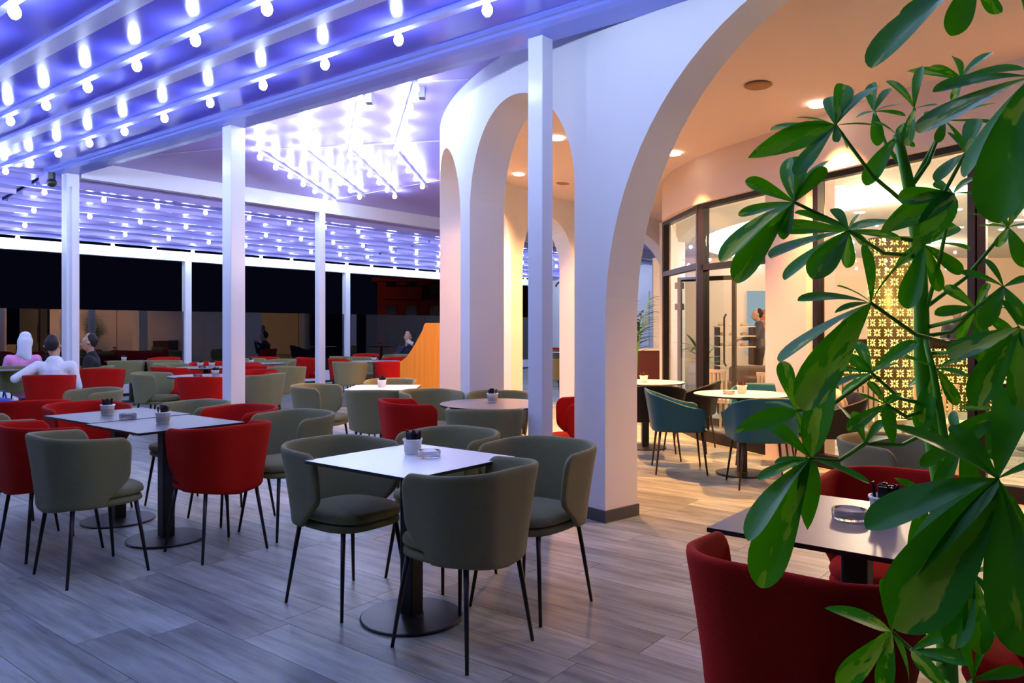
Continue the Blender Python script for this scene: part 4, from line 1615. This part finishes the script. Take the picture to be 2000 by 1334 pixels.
for q in ((-5.9, 9.88), (-7.42, 11.98), (-6.28, 11.7), (-2.42, 17.9)):
    pass
tub_chair(-7.58, 11.92, (-.25, .95), 'olive', 'olive tub chair under the person in the pale headscarf', G6)
tub_chair(-6.36, 11.7, (-.7, -.2), 'olive', 'olive tub chair under the person in the dark jacket', G6)
tub_chair(-2.42, 17.9, (.3, -.95), 'red', 'red tub chair under the phone user', G6)
bag = empty('blue_bag', (-6.55, 9.9, 0))
tag(bag, 'shiny blue plastic bag beside the guests table', 'bag')
obj('sack', smooth_mesh(bake(sq_pad(.2, -.15, .15, 0, .42, mat('blue_plastic', (.01, .03, .35), .25), 'sack', 2.6, .06, .35), [('SUBSURF', dict(levels=1))])), bag)
obj('handle', MB().tube([(-.08, 0, .44), (-.05, 0, .56), (.05, 0, .56), (.08, 0, .44)], .012, 6).mesh('handle', mat('blue_plastic', (.01, .03, .35), .25)), bag)
cupm = MB().lathe([(.0001, 0), (.03, 0), (.04, .11), (.037, .11), (.028, .01), (.0001, .008)], 16).mesh('paper_cup', M_ceramic, True)
tag(obj('cup', cupm, None, (-7.72, 11.3, .7505)), 'white paper cup on the guests table', 'cup')


# ------------------------------------------------------------------ foliage helpers
def leaf_mesh(name, m, width, droop, cup=.10, n=11, obovate=False):
    vs, fs = [], []
    for i in range(n + 1):
        t = i / n if not obovate else math.sin(PI / 2 * i / n) ** .9
        w = width * ((math.sin(PI * min(1, t ** .85)) ** .75 if 0 < t < 1 else 0.0) if not obovate else 1.32 * t ** .85 * max(0.0, 1 - t ** 5) ** .55 * (1 if t > .1 else .35)) + .008 * (1 - t)
        x = t
        z = -droop * t * t
        for s in (-1, -.5, 0, .5, 1):
            vs.append((x, s * w, z + cup * abs(s) * w * 2))
    for i in range(n):
        for k in range(4):
            a = i * 5 + k
            fs.append((a, a + 1, a + 6, a + 5))
    return MB().add(vs, fs).mesh(name, m, True)


def orient(hub, tip, face, roll=0.0):
    """matrix that maps x-axis on hub->tip and z close to face"""
    x = (tip - hub)
    L_ = x.length
    x = x / L_
    y = face.cross(x)
    if y.length < 1e-4:
        y = Vector((0, 1, 0)).cross(x)
    y.normalize()
    z = x.cross(y)
    R = Matrix((x, y, z)).transposed()
    R = R @ Matrix.Rotation(roll, 3, 'X')
    M = R.to_4x4()
    M.translation = hub
    return M @ Matrix.Diagonal((L_, L_, L_, 1))


# ------------------------------------------------------------------ big umbrella plant
LEAVES = [leaf_mesh('leaflet_a', M_leaf, .155, .12, .10, 12, True), leaf_mesh('leaflet_b', M_leaf, .175, .24, .12, 12, True), leaf_mesh('leaflet_c', M_leaf, .150, .18, .08), leaf_mesh('leaflet_d', M_leaf, .185, .06, .16, 12, True)]
PB = Vector((.70, 1.24, 0))
plant = empty('umbrella_plant', PB)
tag(plant, 'tall variegated umbrella plant with glossy green leaflets in the foreground', 'plant')
obj('pot', MB().lathe([(.0001, 0), (.14, 0), (.16, .02), (.18, .36), (.19, .37), (.19, .40), (.165, .40), (.16, .33), (.0001, .33)], 32).mesh('pot', mat('grey_planter', (.20, .20, .20), .6), True), plant)
obj('soil', MB().lathe([(.0001, .335), (.16, .335), (.15, .36), (.0001, .365)], 24).mesh('soil', mat('dark_soil', (.02, .013, .008), .95), True), plant)
TR = [(1752, 262, 1.24, .0068), (1768, 330, 1.24, .0085), (1783, 400, 1.24, .010), (1792, 470, 1.245, .0105), (1797, 540, 1.245, .0112), (1800, 620, 1.25, .0115), (1800, 700, 1.25, .012), (1806, 770, 1.25, .0122), (1822, 860, 1.25, .0125), (1838, 950, 1.245, .013), (1845, 1100, 1.245, .0135), (1848, 1334, 1.24, .014)]
trp = [at(a, b, c) - PB for a, b, c, r in TR]
trr = [r for *_, r in TR]
trp.append(Vector((.0, .0, .35)))
trr.append(.015)
obj('stem', MB().tube(trp, trr, 12).mesh('stem', M_stem, True), plant)
trk2 = [at(1800, 640, 1.25) - PB, at(1822, 720, 1.22) - PB, at(1836, 800, 1.22) - PB, at(1850, 900, 1.22) - PB, Vector((.03, .02, .35))]
obj('stem', MB().tube(trk2, [.004, .005, .006, .007, .010], 10).mesh('stem', M_stem, True), plant)

trk3 = [at(1930, -90, .96) - PB, at(1985, -55, .97) - PB, at(2040, 120, .96) - PB, at(2062, 400, .97) - PB, at(2062, 900, 1.0) - PB, at(2010, 1400, 1.08) - PB, Vector((.05, -.03, .35))]
obj('stem', MB().tube(trk3, [.003, .004, .005, .006, .007, .009, .010], 10).mesh('stem', M_stem, True), plant)
CL = [
    # hub px,py,depth | attach px,py,depth | leaflet tips (px,py,ddepth)
    ((1632, 245, 1.20), (1774, 402, 1.24), [(1504, 248, .02), (1470, 290, -.02), (1552, 327, -.05), (1560, 215, .05), (1618, 180, .05), (1652, 160, .04), (1699, 147, .02), (1708, 236, -.04), (1636, 275, -.03), (1664, 282, .03)]),
    ((1707, 218, 1.30), (1756, 318, 1.245), [(1700, 160, .03), (1734, 166, .02), (1762, 194, -.02), (1768, 214, -.03), (1718, 270, -.04), (1668, 222, .03)]),
    ((1551, 395, 1.18), (1785, 470, 1.24), [(1458, 350, .0), (1524, 303, .03), (1560, 300, .05), (1600, 296, .02), (1613, 326, -.02), (1441, 411, .02), (1398, 472, -.03), (1428, 516, -.05), (1524, 450, -.04)]),
    ((1657, 450, 1.17), (1792, 500, 1.245), [(1554, 410, .02), (1522, 435, -.01), (1628, 404, .04), (1670, 416, -.03), (1750, 413, .02), (1763, 458, -.02), (1688, 465, .03), (1504, 494, -.04), (1528, 540, .0), (1588, 538, -.06), (1700, 474, .04), (1655, 520, .05)]),
    ((1701, 592, 1.12), (1872, 674, 1.20), [(1573, 556, -.02), (1632, 592, -.04), (1700, 474, .03), (1770, 466, -.03), (1513, 680, -.05), (1560, 758, -.07), (1648, 545, .04), (1620, 640, .05)]),
    ((1556, 802, 1.13), (1700, 735, 1.18), [(1527, 702, .02), (1440, 830, -.03), (1600, 745, .03), (1500, 770, .05), (1575, 850, -.02)]),
    ((1583, 895, 1.09), (1690, 866, 1.15), [(1512, 902, .02), (1480, 932, .0), (1440, 1018, -.04), (1575, 1026, -.05), (1702, 932, -.03), (1613, 704, .02), (1508, 815, .03), (1466, 1122, -.06)]),
    ((1690, 866, 1.15), (1828, 836, 1.245), [(1723, 815, .02), (1762, 835, .05), (1668, 800, .03), (1640, 770, .04)]),
    ((1948, 935, .98), (1842, 1010, 1.245), [(1768, 800, -.02), (1699, 975, -.03), (1732, 1104, -.06), (1756, 1222, -.10), (1992, 1262, -.14), (1815, 1212, .05), (1870, 820, .04), (1985, 730, .05), (2030, 900, -.02), (2040, 1080, -.05), (1920, 1090, .08), (1880, 1020, .10)]),
    ((1741, 1234, 1.10), (1846, 1290, 1.24), [(1628, 1171, -.02), (1731, 1128, .03), (1757, 1145, .02), (1722, 1340, -.05), (1640, 1332, -.03), (1800, 1330, .02), (1690, 1290, .0)]),
    ((1780, 1270, 1.05), (1846, 1300, 1.24), [(1916, 1195, -.03), (1850, 1345, -.06), (1900, 1290, -.05)]),
    ((1702, 728, 1.20), (1810, 790, 1.25), [(1600, 710, .0), (1598, 752, -.02), (1636, 677, .03), (1782, 656, -.02), (1760, 700, .03), (1640, 765, .02), (1676, 660, .05)]),
    ((1969, 444, 1.22), (1806, 602, 1.25), [(1915, 437, -.02), (1905, 404, .02), (1925, 376, .03), (2005, 374, .0), (2000, 507, -.05), (1950, 480, -.03), (2030, 430, .02)]),
    ((1906, 603, 1.20), (1815, 655, 1.25), [(1930, 552, .0), (1838, 600, -.02), (1846, 552, .03), (1928, 694, -.06), (1990, 590, .02), (1870, 660, .03), (1985, 650, -.03)]),
    ((1806, 478, 1.22), (1797, 500, 1.245), [(1891, 464, .02), (1871, 436, .03), (1880, 533, -.03), (1838, 565, -.03), (1740, 520, .04), (1770, 600, -.02)]),
    ((1862, 378, 1.17), (1802, 630, 1.25), [(1758, 385, -.02), (1733, 433, -.05), (1905, 330, .02), (1820, 350, .03), (1800, 470, -.07), (1925, 372, -.02)]),
    ((1876, 152, 1.32), (1783, 358, 1.245), [(1780, 124, .0), (1812, 122, -.03), (1916, 156, -.04), (1876, 98, .03), (1932, 92, .02), (2005, 118, .0), (1860, 190, -.03)]),
    ((1786, 212, 1.24), (1753, 270, 1.24), [(1797, 128, .0), (1746, 144, .02), (1764, 270, -.03), (1830, 200, -.02)]),
    ((1753, 266, 1.24), (1755, 280, 1.24), [(1858, 216, -.04), (1719, 230, .0), (1787, 280, -.02), (1690, 340, -.03), (1785, 225, .03)]),
    ((1845, 236, 1.22), (1782, 362, 1.24), [(1940, 190, .0), (1833, 272, -.03), (1943, 236, -.02), (1895, 280, -.03), (1800, 215, .03)]),
    ((2015, 150, .92), (2050, 200, .95), [(1838, 138, .0), (1795, 224, -.05), (1922, 374, -.08), (1864, 332, .03), (1990, 300, -.05)]),
    ((1905, -50, .98), (1975, -60, .97), [(1690, 64, -.04), (1757, 30, .02), (1867, 52, -.05), (1950, 30, .02), (1990, -20, 0)]),
    ((1990, 640, 1.05), (1812, 690, 1.25), [(1857, 692, -.03), (1958, 583, .02), (1900, 760, -.05), (1930, 720, .05), (2050, 720, -.05), (2000, 790, -.07)]),
    ((1830, 720, 1.24), (1806, 770, 1.25), [(1765, 750, .04), (1880, 690, -.03), (1900, 735, .03), (1760, 690, -.04), (1790, 830, -.03), (1870, 790, -.04)]),
    ((1960, 800, 1.10), (1826, 860, 1.25), [(1880, 790, .0), (1870, 850, -.04), (1930, 870, -.05), (2000, 840, -.03), (2020, 760, .02), (1940, 730, .03)]),
    ((1880, 860, 1.08), (1834, 930, 1.24), [(1800, 900, .0), (1830, 950, -.03), (1900, 965, -.04), (1965, 900, -.03), (1935, 808, .02), (1850, 800, .03)]),
    ((1800, 960, 1.12), (1838, 960, 1.24), [(1730, 1012, -.02), (1748, 930, .02), (1800, 1085, -.05), (1872, 1062, -.04), (1850, 1000, -.05)]),
    ((1900, 1120, 1.02), (1845, 1110, 1.24), [(1830, 1182, -.04), (1848, 1060, .02), (1962, 1182, -.06), (1988, 1090, -.04), (1912, 1252, -.08), (1860, 1262, -.06)]),
    ((1960, 560, 1.10), (1808, 640, 1.25), [(1890, 520, .0), (1925, 622, -.04), (2010, 540, .0), (2000, 622, -.05), (1930, 500, .03)]),
    ((1885, 300, 1.12), (1790, 440, 1.245), [(1828, 332, -.03), (1942, 302, -.03), (1962, 250, .0), (1905, 228, .03), (1858, 252, .03)]),
    ((1730, 790, 1.17), (1808, 800, 1.25), [(1658, 832, -.03), (1680, 770, .0), (1762, 760, .02), (1745, 862, -.04), (1700, 740, .02)]),
    ((1900, 1330, .98), (1846, 1330, 1.24), [(1960, 1110, -.03), (1880, 1210, .02), (1990, 1300, -.03), (1830, 1400, 0), (1960, 1400, -.04)]),
]
rl = random.Random(21)
CAMP = Vector((0, 0, CAMH))
for hub, att, tips in CL:
    h = at(*hub)
    a = at(*att)
    mid = a.lerp(h, .5) + Vector((0, 0, -.015))
    st_ = obj('leaf_stalk', MB().tube([a - PB, mid - PB, h - PB], [.0036, .0030, .0026], 7).mesh('leaf_stalk', M_petiole, True), plant)
    for (tx, ty, dd) in tips:
        tp = at(tx, ty, hub[2] + dd)
        ln = (tp - h).length
        # short stalklet then blade
        base = h.lerp(tp, .12)
        face = ((CAMP - h).normalized() * rl.uniform(.25, .8) + Vector((rl.uniform(-.45, .45), rl.uniform(-.2, .3), rl.uniform(.45, .95)))).normalized()
        M = orient(h, tp, face, rl.uniform(-.35, .35))
        lf = obj('leaflet', rl.choice(LEAVES), st_)
        lf.matrix_local = Matrix.Translation(-PB) @ M


# palms and dracaenas
def strap_plant(name, loc, label, h, n, blade, spread, stems, pot_m, pot_h=.35, seed=1, m=None):
    r = random.Random(seed)
    t = empty(name, loc)
    tag(t, label, 'plant')
    obj('pot', MB().lathe([(.0001, 0), (.13, 0), (.18, pot_h), (.20, pot_h), (.20, pot_h + .04), (.17, pot_h + .04), (.16, pot_h - .04), (.0001, pot_h - .04)], 20).mesh('pot', pot_m, True), t)
    lm = leaf_mesh('blade', m or M_palm, .055, .35, .06, 8)
    for s in range(stems):
        a = 2 * PI * s / stems + .4
        top = Vector((math.cos(a) * .07, math.sin(a) * .07, pot_h + h * (.45 + .55 * (s + 1) / stems)))
        sm_ = obj('stem', MB().tube([(math.cos(a) * .03, math.sin(a) * .03, pot_h - .04), top], [.018, .012], 7).mesh('stem', M_stem), t)
        for i in range(n):
            b = 2 * PI * i / n + r.uniform(-.3, .3)
            el = r.uniform(.05, 1.25)
            hub = top - Vector((0, 0, .25 * h * (i / n) * .5))
            d = Vector((math.cos(b) * math.cos(el) * spread, math.sin(b) * math.cos(el) * spread, math.sin(el)))
            tip = hub + d.normalized() * blade * r.uniform(.75, 1.15)
            lf = obj('blade', lm, sm_)
            lf.matrix_local = orient(hub, tip, Vector((r.uniform(-.2, .2), r.uniform(-.2, .2), 1)), 0)
    return t


strap_plant('dracaena', (1.95, 24.0, 0), 'spiky green dracaena in a pot before the white end wall', 1.15, 16, .55, 1.0, 2, M_terra, .35, 4)


def palm(loc, label, h, fronds, seed, pot_m, L_=.9):
    r = random.Random(seed)
    t = empty('potted_palm', loc)
    tag(t, label, 'plant')
    obj('pot', MB().lathe([(.0001, 0), (.16, 0), (.21, .36), (.22, .36), (.22, .40), (.19, .40), (.18, .32), (.0001, .32)], 20).mesh('pot', pot_m, True), t)
    lm = leaf_mesh('frond_leaf', M_palm, .06, .25, .05, 6)
    for k in range(fronds):
        a = 2 * PI * k / fronds + r.uniform(-.3, .3)
        hh = h * r.uniform(.65, 1.0)
        out = r.uniform(.10, .26)
        pts = [Vector((0, 0, .32))]
        for q in (.35, .7, 1.0):
            pts.append(Vector((math.cos(a) * out * q * q, math.sin(a) * out * q * q, .32 + (hh - .32) * (q ** .8))))
        fr_ = obj('frond_stem', MB().tube(pts, [.012, .010, .007, .004], 6).mesh('frond_stem', M_petiole), t)
        for i in range(11):
            f = .55 + .45 * i / 10
            q = f * 3
            i0 = min(2, int(q))
            p = pts[i0].lerp(pts[i0 + 1], q - i0)
            for s in (-1, 1):
                b = a + s * r.uniform(.45, 1.0)
                d = Vector((math.cos(b), math.sin(b), .75 - .5 * f + r.uniform(-.15, .15)))
                tip = p + d.normalized() * L_ * .40 * (1.15 - .5 * abs(f - .7) / .45)
                lf = obj('frond_leaf', lm, fr_)
                lf.matrix_local = orient(p, tip, Vector((0, 0, 1)), 0)
    return t


palm((1.97, 12.3, 0), 'feathery potted palm outside the glass door', 2.05, 6, 5, mat('dark_pot', (.03, .02, .015), .6))
strap_plant('leafy_plant', (2.78, 11.35, 0), 'broad-leaved pot plant just inside the glass door', .75, 12, .36, 1.0, 2, mat('white_pot', (.7, .68, .62), .5), .35, 9, mat('mid_green_leaf', (.05, .20, .03), .45))
sd = empty('side_cabinet', (2.35, 14.4, 0), .2)
tag(sd, 'dark wood cabinet with pale top behind the potted palm', 'cabinet')
obj('carcass', MB().box(-.4, .4, -.25, .25, 0, .95).mesh('carcass', mat('red_brown_wood', (.08, .02, .012), .5)), sd)
obj('worktop', MB().box(-.42, .42, -.27, .27, .95, .98).mesh('worktop', M_topwarm), sd)
